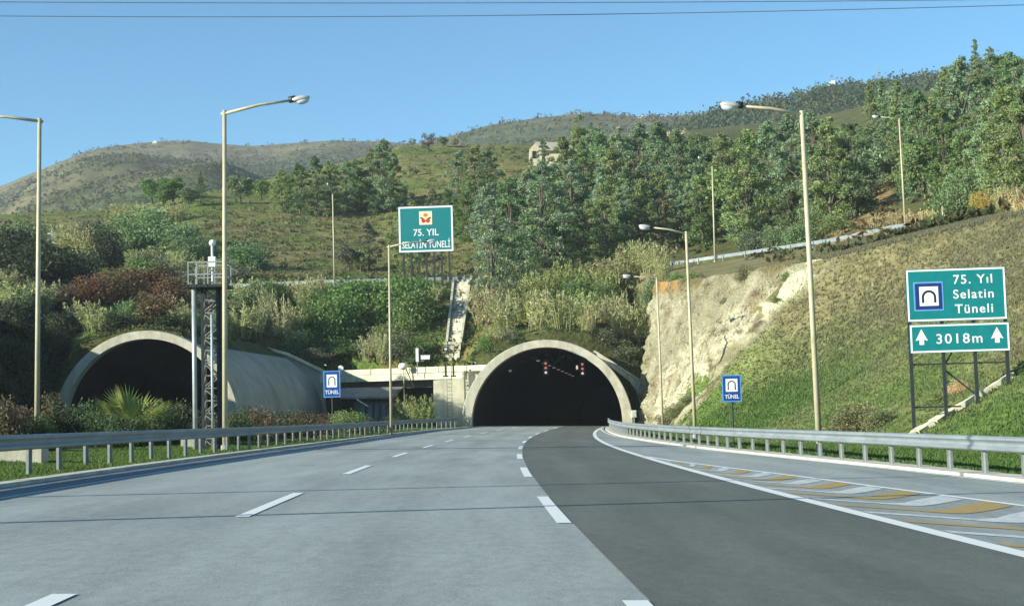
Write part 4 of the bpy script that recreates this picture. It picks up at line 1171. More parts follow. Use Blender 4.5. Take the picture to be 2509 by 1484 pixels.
# canes above the right tunnel
canes([(1195, 800, 130, 70), (1240, 815, 135, 75), (1215, 720, 95, 70), (1275, 700, 85, 75), (1320, 812, 120, 85), (1375, 815, 120, 80), (1330, 720, 80, 70, 'canegreen'), (1345, 700, 70, 70),
       (1400, 720, 90, 70, 'canegreen'), (1440, 800, 110, 70), (1435, 835, 110, 45), (1465, 740, 110, 80, 'canegreen'), (1495, 800, 120, 65), (1530, 840, 150, 70), (1560, 850, 165, 60), (1550, 745, 90, 70),
       (1510, 690, 90, 80), (1560, 672, 95, 80), (1605, 668, 100, 75), (1625, 690, 80, 40), (1470, 690, 75, 70), (1420, 690, 60, 60), (1225, 860, 70, 60), (1400, 790, 90, 60, 'canegreen'), (1290, 780, 90, 60, 'canegreen'), (1205, 850, 70, 45, 'canegreen')], Z['over'], 130)
shrubs([(1410, 745, 60, 110, 'green'), (1345, 760, 50, 90, 'green'), (1300, 740, 60, 80, 'canegreen'), (1480, 770, 70, 80, 'green'), (1245, 760, 70, 70, 'grey'), (1600, 745, 60, 60, 'dark'), (1480, 845, 40, 60, 'grey'), (1530, 880, 40, 80, 'grey'), (1195, 870, 40, 60, 'green'), (1250, 852, 30, 70, 'grey'), (1545, 905, 36, 50, 'grey')], Z['over'], 130)
# bank between the tunnels
canes([(590, 830, 130, 70), (625, 838, 110, 60), (690, 835, 165, 55), (720, 830, 130, 55), (655, 800, 110, 50), (755, 760, 95, 70), (905, 895, 90, 60), (935, 900, 75, 45), (1055, 745, 60, 50), (780, 720, 60, 60), (600, 740, 90, 60), (700, 740, 70, 60, 'canegreen')], Z['fill'], 119)
shrubs([(620, 760, 70, 100, 'dark'), (660, 740, 50, 90, 'green'), (770, 830, 110, 120, 'green'), (820, 835, 100, 130, 'green'), (870, 800, 110, 130, 'pine'), (930, 790, 100, 140, 'green'), (990, 790, 110, 140, 'pine'), (1015, 805, 90, 110, 'green'),
        (820, 770, 70, 120, 'pine'), (1000, 730, 50, 120, 'green'), (900, 740, 50, 130, 'green'), (840, 870, 34, 120, 'green'), (980, 870, 50, 90, 'grey'), (1020, 865, 40, 80, 'green'), (770, 880, 26, 80, 'grey'), (1010, 900, 34, 70, 'dark'), (720, 850, 40, 80, 'dark'), (950, 840, 46, 90, 'olive')], Z['fill'], 119)
# above the left tunnel
canes([(30, 770, 130, 100), (90, 760, 120, 90), (195, 800, 80, 70, 'cane'), (235, 812, 80, 70, 'cane'), (275, 812, 70, 55), (410, 790, 90, 55), (445, 815, 90, 50), (455, 740, 60, 50), (165, 620, 90, 70), (205, 625, 85, 70), (245, 640, 70, 60), (300, 540, 45, 80), (350, 535, 45, 80), (400, 550, 60, 80), (430, 545, 55, 50),
       (170, 690, 50, 50), (330, 650, 60, 50), (380, 650, 60, 60), (430, 660, 60, 60), (300, 640, 55, 50), (500, 690, 60, 60), (440, 700, 55, 60), (20, 700, 60, 60)], Z['cl'], 123)
shrubs([(230, 745, 70, 110, 'red'), (290, 740, 75, 130, 'redb'), (360, 730, 70, 130, 'red'), (420, 740, 60, 90, 'redb'), (380, 800, 80, 120, 'redb'), (330, 800, 60, 90, 'dark'), (150, 760, 60, 90, 'auburn'), (30, 660, 100, 150, 'deep'), (110, 690, 95, 160, 'deep'), (180, 700, 80, 130, 'deep'), (60, 610, 70, 120, 'dark'),
        (310, 610, 80, 130, 'dark'), (370, 600, 90, 130, 'dark'), (430, 620, 70, 130, 'dark'), (260, 660, 90, 90, 'deep'), (470, 640, 60, 100, 'dark'), (400, 700, 60, 120, 'grey'), (340, 700, 60, 110, 'green'), (470, 715, 50, 90, 'grey'), (600, 660, 60, 110, 'dark'), (570, 700, 50, 90, 'grey'), (300, 830, 46, 110, 'deep'), (420, 825, 40, 100, 'deep'), (220, 600, 60, 90, 'grey'), (520, 760, 60, 60, 'grey'), (540, 820, 60, 60, 'dark'), (500, 830, 40, 70, 'dark')], Z['cl'], 123)
shrubs([(20, 830, 90, 120, 'deep'), (80, 840, 90, 110, 'deep'), (130, 850, 80, 90, 'deep'), (30, 920, 90, 120, 'deep'), (100, 930, 90, 100, 'deep'), (60, 1000, 90, 120, 'deep'), (10, 1010, 80, 90, 'deep'), (150, 880, 60, 60, 'deep'), (120, 1000, 80, 70, 'deep'), (170, 820, 50, 70, 'deep')], Z['bank'], 80)  # deep leaf colour carries the shade on this bank
# left hilltop and mid hill
trees([('round', 372, 500, 75, 'pine'), ('round', 425, 502, 78, 'pine'), ('round', 400, 510, 60, 'green'), ('spire', 492, 500, 82, 'pine'), ('round', 465, 510, 60, 'dark'), ('round', 590, 500, 80, 'dark'), ('round', 560, 470, 40, 'dark'), ('round', 640, 490, 60, 'green')], Z['lc'])
trees([('eucalyptus', 690, 520, 110, 'olive'), ('eucalyptus', 735, 525, 130, 'green'), ('eucalyptus', 775, 530, 150, 'dark'), ('eucalyptus', 812, 525, 135, 'olive'), ('eucalyptus', 850, 520, 125, 'blue'), ('eucalyptus', 885, 515, 130, 'olive'), ('eucalyptus', 915, 515, 155, 'olive'), ('eucalyptus', 940, 520, 178, 'blue'),
       ('eucalyptus', 965, 515, 140, 'dark'), ('round', 700, 480, 60, 'green'), ('eucalyptus', 905, 660, 120, 'grey'), ('round', 855, 665, 75, 'grey'), ('sparse', 885, 668, 70, 'olive'), ('eucalyptus', 1010, 560, 90, 'grey'), ('round', 760, 500, 70, 'brown'), ('eucalyptus', 870, 470, 80, 'dark')], Z['mid'])
trees([('sparse', 1010, 362, 28, 'brown'), ('sparse', 1048, 378, 58, 'auburn'), ('round', 1085, 362, 32, 'dark'), ('round', 1115, 362, 28, 'brown'), ('eucalyptus', 1125, 500, 135, 'blue'), ('eucalyptus', 1165, 500, 150, 'olive'), ('eucalyptus', 1195, 500, 142, 'dark'), ('round', 1020, 430, 20, 'dark'), ('round', 1005, 425, 18, 'dark'),
       ('eucalyptus', 1010, 680, 190, 'olive'), ('eucalyptus', 1060, 560, 100, 'brown'), ('eucalyptus', 1100, 580, 120, 'green'), ('eucalyptus', 1145, 590, 130, 'green'), ('eucalyptus', 1180, 600, 130, 'blue'), ('round', 1230, 370, 16, 'brown'), ('eucalyptus', 1150, 540, 100, 'olive')], Z['fld'])
# the forest
sky_line = itp([(1200, 450), (1270, 428), (1340, 398), (1390, 350), (1440, 275), (1500, 325), (1560, 303), (1640, 300), (1720, 325), (1800, 322), (1860, 310), (1930, 285), (2000, 272), (2080, 295), (2135, 285), (2165, 195), (2220, 190), (2285, 220), (2335, 165), (2372, 155), (2430, 95), (2480, 128), (2600, 112), (2700, 90)])
low_line = itp([(1190, 655), (1420, 655), (1650, 612), (1830, 600), (1950, 575), (2040, 530), (2110, 480), (2200, 455), (2280, 505), (2520, 485), (2700, 470)])
FZ = [(1190, 1290, 'right of the hilltop sign'), (1290, 1420, 'below the cream farmhouse'), (1420, 1560, 'high above the right tunnel'), (1560, 1700, 'left of the upper lamp'), (1700, 1830, 'behind the upper lamp'), (1830, 1960, 'left of the tallest lamp'),
      (1960, 2080, 'right of the tallest lamp'), (2080, 2200, 'left of the crest lamp'), (2200, 2330, 'right of the crest lamp'), (2330, 2700, 'at the right edge of the forest')]
def fzone(px):
    for a, b, s_ in FZ:
        if a <= px < b: return s_
    return FZ[-1][2]
COLS = ['blue', 'blue', 'olive', 'dark', 'green', 'blue', 'olive', 'dark', 'blue', 'olive', 'brown']
placed = []
for px, top, Yt, c in ((1350, 338, 284, 'dark'), (1408, 352, 280, 'blue'), (1318, 384, 276, 'olive')):
    x_ = (px - CX) / FPX * Yt; z_ = float(tz(x_, Yt)[0])
    put_tree('eucalyptus', px, Vector((x_, Yt, z_)), H=max(4., float(zpx(px, top, Yt)) - z_), colour=c, zone='in front of the farmhouse', wmul=.9)
for px, kind, c in [(1215, 'eucalyptus', 'blue'), (1262, 'eucalyptus', 'dark'), (1310, 'eucalyptus', 'blue'), (1345, 'eucalyptus', 'blue'), (1400, 'eucalyptus', 'olive'), (1440, 'eucalyptus', 'olive'), (1490, 'eucalyptus', 'dark'), (1535, 'eucalyptus', 'blue'), (1585, 'eucalyptus', 'blue'), (1630, 'eucalyptus', 'dark'),
                    (1690, 'eucalyptus', 'dark'), (1740, 'eucalyptus', 'dark'), (1795, 'eucalyptus', 'olive'), (1850, 'eucalyptus', 'olive'), (1905, 'eucalyptus', 'blue'), (1955, 'eucalyptus', 'blue'), (2005, 'eucalyptus', 'blue'), (2055, 'eucalyptus', 'olive'), (2110, 'eucalyptus', 'dark'),
                    (2165, 'spire', 'olive'), (2195, 'spire', 'dark'), (2232, 'spire', 'olive'), (2285, 'eucalyptus', 'dark'), (2350, 'spire', 'olive'), (2390, 'eucalyptus', 'blue'), (2432, 'spire', 'blue'), (2475, 'eucalyptus', 'dark'), (2520, 'eucalyptus', 'dark'), (2585, 'eucalyptus', 'blue'), (2650, 'eucalyptus', 'olive')]:
    top = float(sky_line(px))
    H = {'eucalyptus': 14., 'spire': 15.}[kind] * float(rng.uniform(.95, 1.1))
    # depth at which a tree of height H standing on the ground has its top there
    best = None
    for Yt in np.arange(170, 420, 3.):
        x_ = (px - CX) / FPX * Yt; z_ = float(tz(x_, Yt)[0]); _, py_ = proj((x_, Yt, z_ + H))
        if best is None or abs(py_ - top) < best[0]: best = (abs(py_ - top), Yt, x_, z_)
    f_ = Vector((best[2], best[1], best[3]))
    h_ = float(zpx(px, top, best[1])) - best[3]
    put_tree(kind, px, f_, H=max(7., min(24., h_)), colour=c, zone=fzone(px), wmul=1.15 if kind == 'eucalyptus' else 1.0); placed.append((px, proj(f_)[1]))
tries = 0
while len(placed) < 292 and tries < 9000:
    tries += 1
    px = float(rng.uniform(1195, 2600)); lo, hi = float(sky_line(px)) + 62, float(low_line(px))
    if hi - lo < 10: continue
    py = float(rng.uniform(lo, hi))
    if any(abs(px - a) < 29 and abs(py - b) < 33 and ((px - a) / 29) ** 2 + ((py - b) / 33) ** 2 < 1 for a, b in placed): continue
    f_ = ground_at(px, py, 120)
    if f_ is None or f_.y < YC(px) + 10: continue
    placed.append((px, py))
    H = min(float(rng.uniform(9, 13.5)) * (.8 if py > hi - 40 else 1), (py - float(sky_line(px)) - 14) * f_.y / FPX)
    if H < 3.6: placed.pop(); continue
    put_tree('eucalyptus' if rng.random() < .86 else 'round', px, f_, H=H, colour=COLS[int(rng.integers(len(COLS)))], zone=fzone(px), wmul=float(rng.uniform(1.0, 1.4)))
canes([(1575, 380, 65, 50, 'straw'), (1600, 375, 60, 40, 'straw'), (1665, 380, 70, 45, 'straw'), (1690, 378, 60, 45, 'straw'), (1615, 380, 60, 40, 'straw')], 'among the skyline trees', 200)
# crest: dry canes, bushes
canes([(2150, 568, 50, 60, 'straw'), (2200, 565, 60, 60, 'straw'), (2240, 562, 75, 46, 'straw'), (2275, 554, 60, 46, 'straw'), (2330, 548, 40, 46, 'straw'), (2420, 530, 46, 46, 'gold'), (2460, 524, 56, 50, 'straw'), (2500, 520, 66, 46, 'straw'), (2550, 515, 60, 46, 'straw'), (2180, 580, 30, 60, 'straw')], Z['crest'], 100)
shrubs([(2020, 545, 70, 90, 'green'), (2070, 535, 75, 100, 'green'), (2115, 520, 60, 80, 'pine'), (1990, 580, 60, 80, 'green'), (2040, 570, 40, 90, 'olive'), (2400, 530, 46, 50, 'gold'), (2330, 520, 90, 90, 'dark'), (2370, 510, 90, 90, 'dark'), (2250, 480, 90, 90, 'dark'), (1900, 605, 50, 80, 'dark'), (1850, 615, 46, 80, 'grey'), (1960, 600, 46, 70, 'dark')], Z['crest'], 100)
# right slope and rock cutting
shrubs([(2095, 1062, 70, 130, 'brown'), (2150, 1050, 50, 70, 'brown'), (1660, 1020, 30, 60, 'brown'), (1690, 990, 26, 50, 'brown'), (1640, 1040, 36, 60, 'brown'), (2290, 990, 34, 60, 'olive'), (2350, 960, 30, 60, 'straw'), (2050, 880, 24, 60, 'olive')], Z['sl'], 30, SHRUBN, 'bush')
shrubs([(1770, 830, 36, 44, 'brown'), (1785, 755, 30, 40, 'brown'), (1740, 810, 18, 26, 'brown'), (1830, 690, 36, 60, 'brown'), (1900, 745, 18, 40, 'olive'), (1930, 690, 20, 40, 'olive'), (1800, 780, 20, 26, 'brown'), (1700, 690, 24, 60, 'olive'), (1660, 690, 22, 50, 'olive'), (1980, 640, 20, 40, 'olive')], 'on the rock cutting', 90, SHRUBN, 'bush')
# median behind the left rail
def pxfoot(px, py, Y):
    x_ = float(P(px, py, Y)[0]); return Vector((x_, Y, float(tz(x_, Y)[0])))
for px, Y, top, wpx, c in [(15, 49, 985, 110, 'auburn'), (60, 55, 1000, 90, 'auburn'), (150, 56, 985, 110, 'deep'), (205, 60, 990, 100, 'shade'), (245, 58, 1010, 80, 'shade'), (400, 62, 985, 100, 'shade'), (440, 64, 990, 90, 'deep'), (130, 60, 970, 80, 'auburn'), (590, 66, 1008, 70, 'shade'), (640, 70, 1004, 80, 'auburn'),
                           (690, 76, 1010, 80, 'shade'), (740, 80, 1010, 70, 'auburn'), (790, 86, 1016, 60, 'red'), (830, 90, 1010, 60, 'olive'), (870, 95, 1008, 70, 'green'), (910, 100, 1018, 60, 'shade'), (930, 92, 1020, 50, 'auburn'), (610, 74, 1000, 60, 'deep'), (-40, 52, 980, 120, 'deep'), (480, 66, 1005, 60, 'deep'), (520, 70, 1010, 60, 'shade'), (760, 95, 1015, 80, 'deep'), (350, 58, 1015, 90, 'shade'), (290, 56, 1020, 90, 'shade'), (100, 50, 1020, 80, 'shade'), (960, 112, 1020, 40, 'shade'), (720, 104, 1022, 90, 'auburn')]:
    f_ = pxfoot(px, 1070, Y); f_.x = min(f_.x, float(g(Y) + LR(Y)) - .8 - wpx * Y / FPX * .6); f_.z = float(tz(f_.x, Y)[0]); h_ = float(zpx(px, top, Y)) - f_.z
    put_mesh(SHRUBN, 'shrub', 'shrub', 'shrub', px, f_, wpx * Y / FPX * 1.15, h_, c, Z['med'])
canes([], Z['pier'])
for px, Y, top, wpx in ((990, 130, 962, 50), (1020, 131, 970, 45), (1048, 131, 962, 30), (1005, 128, 985, 45), (1035, 128, 992, 40)):
    f_ = pxfoot(px, 1040, Y); put_mesh(CANE, 'cane_clump', 'cane clump', 'cane', px, f_, wpx * Y / FPX / 3., (float(zpx(px, top, Y)) - f_.z) / 5.2, 'canegreen', Z['pier'])
# palm in the median
f_ = pxfoot(325, 1070, 60.)
pm = thing('fan_palm', f_, 'low bushy palm with sunlit fronds in front of the left tunnel mouth', 'palm')
r_ = np.random.default_rng(4)
vs, qs = [], []
for k in range(34):
    a = r_.uniform(0, 6.283); el = r_.uniform(.05, 1.35); L = r_.uniform(1.0, 1.5)
    d = np.array([math.cos(a) * math.cos(el), math.sin(a) * math.cos(el), math.sin(el)]); side = unit(np.cross(d, [0, 0, 1])); b0 = np.array([0, 0, .25])
    cp = b0 + d * L * .55 - np.array([0, 0, .0])
    for j in range(15):                                  # fan leaflets
        u_ = (j - 7) / 7.; dd = unit(d * math.cos(u_ * 1.2) + side * math.sin(u_ * 1.2) + np.array([0, 0, -.12 * abs(u_)])); l_ = L * .62 * (1 - .25 * abs(u_)); nn_ = unit(np.cross(dd, np.cross(d, side))) * .028
        o = len(vs); vs += [cp, cp + dd * l_ * .45 + nn_, cp + dd * l_ + np.array([0, 0, -.12 * l_]), cp + dd * l_ * .45 - nn_]; qs.append((o, o + 1, o + 2, o + 3))
    o = len(vs); w_ = side * .015; vs += [b0 - w_, b0 + w_, cp + w_, cp - w_]; qs.append((o, o + 1, o + 2, o + 3))
fr = link('fronds', np_mesh('fronds', vs, qs, M['leaf']), pm); fr.color = (.2, .24, .065, 1)
MB().tube([(0, 0, -.2), (0, 0, .35)], [.22, .16], 10).build('trunk', M['dbark'], pm)
hs_ = float(zpx(325, 966, 60.)) - f_.z
pm.scale = (hs_ / 1.42,) * 3

# labels for plants, one by one
ORD = ['first', 'second', 'third', 'fourth', 'fifth', 'sixth', 'seventh', 'eighth', 'ninth', 'tenth', 'eleventh', 'twelfth', 'thirteenth', 'fourteenth', 'fifteenth', 'sixteenth', 'seventeenth', 'eighteenth', 'nineteenth', 'twentieth']
from collections import defaultdict
D_ = defaultdict(list)
for it in PL: D_[(it[1], it[2], it[3])].append(it)
for (zn, noun, c), L_ in D_.items():
    L_.sort(key=lambda i: i[4])
    for k, it in enumerate(L_):
        o = it[0]
        if len(L_) == 1: lab = f'only {c} {noun} {zn}'
        else: lab = f'{ORD[min(k, 19)]} {c} {noun} from the left {zn}'
        o['label'] = lab; o['group'] = it[6]

# ------------------------------------------------------------------ grass
def grass(name, pts, h, w_, colf, nb, lean=.4):
    """pts (n,3); nb blades per tuft"""
    n = len(pts) * nb
    b = np.repeat(pts, nb, 0) + rng.normal(size=(n, 3)) * [.07, .07, 0]
    hh_ = np.repeat(np.broadcast_to(h, (len(pts),)), nb) * rng.uniform(.6, 1.3, n)
    a = rng.uniform(0, 6.283, n); ww = np.repeat(np.broadcast_to(w_, (len(pts),)), nb)
    dx = np.stack([np.cos(a), np.sin(a), np.zeros(n)], 1) * ww[:, None] / 2
    tip = b + np.stack([rng.normal(size=n) * lean * hh_, rng.normal(size=n) * lean * hh_, hh_], 1)
    mid = b * .45 + tip * .55 + np.stack([np.zeros(n), np.zeros(n), hh_ * .12], 1)
    v = np.stack([b - dx, b + dx, mid + dx * .6, tip, mid - dx * .6], 1).reshape(-1, 3)
    q_ = np.arange(5 * n).reshape(n, 5)
    return v, q_
def attr_leaf(name):
    m, n, b, L = new_mat(name)
    at = n.nodes.new('ShaderNodeAttribute'); at.attribute_name = 'tint'
    ge = n.nodes.new('ShaderNodeNewGeometry')
    mr = n.nodes.new('ShaderNodeMapRange'); mr.inputs[3].default_value = .7; mr.inputs[4].default_value = 1.35
    L(ge.outputs['Random Per Island'], mr.inputs[0])
    vm = n.nodes.new('ShaderNodeVectorMath'); vm.operation = 'SCALE'; L(at.outputs['Color'], vm.inputs[0]); L(mr.outputs[0], vm.inputs['Scale'])
    b.inputs['Roughness'].default_value = .7; b.inputs['Specular IOR Level'].default_value = .2
    L(vm.outputs[0], b.inputs['Base Color'])
    tr = n.nodes.new('ShaderNodeBsdfTranslucent'); L(vm.outputs[0], tr.inputs[0])
    mx = n.nodes.new('ShaderNodeMixShader'); mx.inputs[0].default_value = .35
    L(b.outputs[0], mx.inputs[1]); L(tr.outputs[0], mx.inputs[2]); L(mx.outputs[0], n.nodes['Material Output'].inputs[0])
    return m
M['grassa'] = attr_leaf('grass_blades')
# right slope
n = 130000
y_ = 22 + (150 - 22) * rng.random(n) ** 1.25
x_ = R3(y_) + g(y_) + 1.2 + rng.random(n) ** 1.15 * 34
z_, r__ = tz(x_, y_)
px_ = CX + FPX * x_ / y_
by0 = HOR - FPX * (z_ - CAMH) / y_ - (px_ - CX) * .0262
steepness = (y_ > 98) & ((1655 + (1040 - by0) * .985) - px_ > 6 + 60 * rng.random(n) ** 3)
ok = ((r__ == 2) | (r__ == 0)) & (px_ < 2620) & ~steepness & (x_ > g(y_) + R3(y_) + 1.2)
pts = np.stack([x_, y_, z_ - .02], 1)[ok]
hz = np.clip((pts[:, 2] - base(pts[:, 0], pts[:, 1])) / 9, 0, 1)
patch = fbm(pts[:, 0] * .12, pts[:, 1] * .07, 3)
hgt = np.clip(.09 + .08 * hz + .2 * np.clip(patch, 0, 1), .07, .3)
v, q_ = grass('g', pts, hgt, .02 + pts[:, 1] * .0004, None, 4)
cg = tcolor(pts[:, 0], pts[:, 1], pts[:, 2], np.full(len(pts), 2)) * 1.15
o = link('grass', np_mesh('grass', v, q_, M['grassa'], np.repeat(cg, 20, 0))); tag(o, 'green to dry brown grass covering the right bank', 'grass', kind='stuff')
# left verge
n = 34000
y_ = 20 + 90 * rng.random(n) ** 1.5
off_ = LK(y_) - .2 - rng.random(n) * 4.4
x_ = g(y_) + off_; z_, _ = tz(x_, y_)
pts = np.stack([x_, y_, z_ - .02], 1)
v, q_ = grass('g', pts, .11 + .1 * np.clip(fbm(x_ * .5, y_ * .3, 3), -.4, 1), .012 + y_ * .0004, None, 4)
cg = np.where((rng.random(n) < .2)[:, None], np.array([.16, .17, .05]), np.array([.09, .165, .038]))
o = link('grass', np_mesh('grass', v, q_, M['grassa'], np.repeat(cg, 20, 0))); tag(o, 'short green grass along the left verge under the guardrail', 'grass', kind='stuff')
# rough growth on the fill, field and hill
def scatter_rough(n, pxr, pyr, label, sz, cols, y0=118):
    pts, sc, cl = [], [], []
    k = 0
    Pp = np.stack([rng.uniform(*pxr, n), rng.uniform(*pyr, n)], 1)
    for px, py in Pp:
        f_ = ground_at(px, py, y0)
        if f_ is None: continue
        pts.append(f_); sc.append(sz * rng.uniform(.5, 1.3)); cl.append(cols[int(rng.integers(len(cols)))])
    pts = np.array(pts); sc = np.array(sc); cl = np.array(cl)
    per = 9
    c = np.repeat(pts, per, 0) + rng.normal(size=(len(pts) * per, 3)) * (np.repeat(sc, per)[:, None] * [.5, .5, .2]) + np.stack([np.zeros(len(pts) * per)] * 2 + [np.repeat(sc, per) * .35], 1)
    a = rng.normal(size=c.shape) + [0, 0, .8]
    v, q_ = rhombs(c, a, np.repeat(sc, per) * .9, np.repeat(sc, per) * .38, rng)
    o = link('undergrowth', np_mesh('undergrowth', v, q_, M['grassa'], np.repeat(np.repeat(cl, per, 0), 4, 0))); tag(o, label, 'undergrowth', kind='stuff')
SP = np.array(SPAN); sp = np.repeat(SP, 14, 0) + [0, .45, 0] + rng.normal(size=(len(SP) * 14, 3)) * [.15, .2, .1]
v, q_ = rhombs(sp + [0, 0, .12], rng.normal(size=sp.shape) + [0, -.3, .9], rng.uniform(.25, .6, len(sp)), rng.uniform(.07, .14, len(sp)), rng)
cq = np.array([(.10, .15, .045), (.16, .16, .07), (.08, .11, .035)])[rng.integers(3, size=len(sp))]
tag(link('undergrowth', np_mesh('undergrowth', v, q_, M['grassa'], np.repeat(cq, 4, 0))), 'grass fringe growing over the tunnel arches', 'undergrowth', kind='stuff')
scatter_rough(1500, (560, 1600), (690, 905), 'rough grass and weeds on the bank over the tunnels', .55, [(.09, .14, .04), (.14, .14, .055), (.07, .11, .03), (.18, .16, .08)])
scatter_rough(5200, (0, 1300), (350, 690), 'tufty dry grass and low scrub on the open hillside', .55, [(.13, .16, .06), (.2, .19, .095), (.1, .135, .05), (.17, .16, .075), (.12, .13, .06)], 150)
scatter_rough(900, (1250, 2560), (330, 640), 'low undergrowth on the forest floor', .9, [(.08, .09, .035), (.13, .11, .05), (.06, .085, .03)], 120)

# ------------------------------------------------------------------ rock cutting
ny, nzv = 190, 150
yy = np.linspace(101, 138.3, ny); zl = np.linspace(-.3, 19., nzv)
dd_ = np.linspace(0, 34, 900)
X2 = np.zeros((ny, nzv)); Z2 = np.zeros((ny, nzv))
for i, y in enumerate(yy):
    xs__ = XF(y) + dd_; h_ = base(xs__, y) + hprof(dd_, xs__, np.full_like(dd_, y))
    h_ = np.maximum.accumulate(h_)
    X2[i] = np.interp(zl, h_, xs__); Z2[i] = zl
Y2 = np.repeat(yy[:, None], nzv, 1)
pxx = CX + FPX * X2 / Y2
capz = zpx(pxx, PC(pxx) + np.clip(YC(pxx) - Y2, 0, 60) * .75, Y2)
over = Z2 - capz                                   # rows above the crest lie back on the ground
X2 = X2 + np.clip(over, 0, 3) * 1.2; Z2 = np.minimum(Z2, capz + .05)
bx_ = CX + FPX * X2 / Y2; by_ = HOR - FPX * (Z2 - CAMH) / Y2 - (bx_ - CX) * .0262
sd = (1655 + (1040 - by_) * .985) - bx_ + 42 * fbm(Z2 * .35, Y2 * .3, 4) + 20 * fbm(Z2 * 1.4, Y2 * 1.2, 2)    # > 0 : bare rock
fade = np.clip(sd / 46, -1, 1)
gul = np.abs(fbm(Y2 * .26 + Z2 * .22, Z2 * .05 - Y2 * .07, 4))
lay = fbm(Z2 * .55 - Y2 * .5, Y2 * .12, 4)
disp = (gul * 2.6 + lay * .9) * (.45 + .75 * np.clip(1.15 - (sd - 15) / 110, 0, 1)) + fbm(Y2 * .9, Z2 * .9, 4) * .8 + fbm(Y2 * 3, Z2 * 3, 2) * .25
kq = np.clip(fade, 0, 1)
X3 = X2 - .38 * fade - .1 + (disp - .35) * .85 * kq
Y3 = Y2 + (disp - .35) * .35 * kq
Z3 = Z2 + .3 * fbm(Y2 * 1.1, Z2 * 1.1 + 40, 3) * kq
ii = np.arange(X2.size).reshape(X2.shape)
qr = np.stack([ii[:-1, :-1], ii[1:, :-1], ii[1:, 1:], ii[:-1, 1:]], -1).reshape(-1, 4)
keep = (sd.ravel()[qr] > -25).all(1)
c_r = mixc((.55, .535, .405), (.37, .36, .26), np.clip(.45 + 1.5 * fbm(Y2 * .28 + Z2 * .2, Z2 * .3, 4) + .6 * gul - .2, 0, 1))
c_r = mixc(c_r, (.24, .19, .12), np.clip(1.7 * (fbm(Y2 * .5 + 60, Z2 * .5, 4) - .14), 0, 1))
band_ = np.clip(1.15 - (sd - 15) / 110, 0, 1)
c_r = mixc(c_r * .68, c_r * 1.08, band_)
str_ = np.clip(.5 + 2.2 * fbm(Y2 * 1.6 + Z2 * .25, Z2 * .12, 3), 0, 1) * (1 - band_)
c_r = mixc(c_r, (.27, .26, .17), str_ * .55)
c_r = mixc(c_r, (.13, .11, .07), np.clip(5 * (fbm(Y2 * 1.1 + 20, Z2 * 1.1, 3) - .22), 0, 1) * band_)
och = np.clip(1 - ((bx_ - 1650) / 55) ** 2 - ((by_ - 700) / 26) ** 2, 0, 1)
c_r = mixc(c_r, (.42, .22, .06), och * np.clip(.7 + 1.5 * fbm(Y2 * 1.2, Z2 * 1.2, 3), 0, 1))
c_r = mixc(c_r, (.15, .15, .07), np.clip(1 - sd / 30, 0, 1) * .8)
c_r = mixc(c_r, (.16, .14, .075), np.clip(1.2 - (capz - Z2) / 1.6, 0, 1) * np.clip(.6 + 2 * fbm(Y2 * .6, Z2 * .4 + 9, 3), 0, 1))
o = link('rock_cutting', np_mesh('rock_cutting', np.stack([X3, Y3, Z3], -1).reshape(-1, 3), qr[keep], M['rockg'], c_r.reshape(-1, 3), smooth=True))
structure(o)

# ------------------------------------------------------------------ farmhouse, masts, far hills
Y = 292.
fh = thing('farmhouse', tuple(V(1345, 388, Y)), 'cream farmhouse with a pale roof half hidden by trees on the hill', 'house')
fo = -Vector(fh.location)
def hp_(x, y, dy=0.): return V(x, y, Y + dy) + fo
MB().prism([hp_(1297, 408), hp_(1297, 366), hp_(1311, 351), hp_(1328, 365), hp_(1328, 408)], (0, 6., 0)).build('gable_wall', M['wallw'], fh)
MB().prism([hp_(1328, 408, .3), hp_(1328, 366, .3), hp_(1402, 366, .3), hp_(1402, 408, .3)], (0, 6, 0)).build('wall', M['wallw'], fh)
MB().prism([hp_(1318, 369, -.4), hp_(1406, 369, -.4), hp_(1400, 352, 3.), hp_(1312, 350, 3.)], (0, .1, .25)).build('roof', M['roofh'], fh)
MB().prism([hp_(1304, 388, -.1), hp_(1304, 370, -.1), hp_(1313, 370, -.1), hp_(1313, 388, -.1)], (0, .08, 0)).build('doorway', M['dark'], fh)
def ridge(name, crest, Yc_, Yb, drop, mat_, cf, na, fr, seed):
    c = itp(crest); pxs = np.arange(crest[0][0], crest[-1][0] + 1, 14.)
    ts = np.concatenate([np.linspace(0, 1, 46), 1 + np.linspace(.05, .5, 6)])
    T, Pp = np.meshgrid(ts, pxs, indexing='ij')
    Yg = Yb + (Yc_ - Yb) * T
    py = c(Pp) + np.where(T <= 1, drop * (1 - T) ** 1.15, 0)
    p = P(Pp, py, np.minimum(Yg, Yc_))
    p[..., 0] *= Yg / np.minimum(Yg, Yc_); p[..., 1] = Yg
    nz_ = fbm(p[..., 0] * fr + seed, Yg * fr * .6, 5) * na
    p[..., 2] += nz_ * np.clip((1 - T) * 4, .12, 1) - np.clip(T - 1, 0, 1) * 200
    col = cf(p[..., 0], Yg, T, Pp)
    i_ = np.arange(T.size).reshape(T.shape)
    q_ = np.stack([i_[:-1, :-1], i_[:-1, 1:], i_[1:, 1:], i_[1:, :-1]], -1).reshape(-1, 4)
    structure(link(name, np_mesh(name, p.reshape(-1, 3), q_, mat_, col.reshape(-1, 3), smooth=True)))
    return p, T, col
def cf1(X, Y, T, Pp):
    n1 = fbm(X * .006, Y * .004, 4); n2 = fbm(X * .02 + 5, Y * .012, 3)
    k = np.clip(.4 + n1 * 1.7 + n2 * .8 + np.clip(T - .72, 0, 1) * 2.4, 0, 1)
    return mixc((.07, .092, .055), (.125, .122, .078), k)
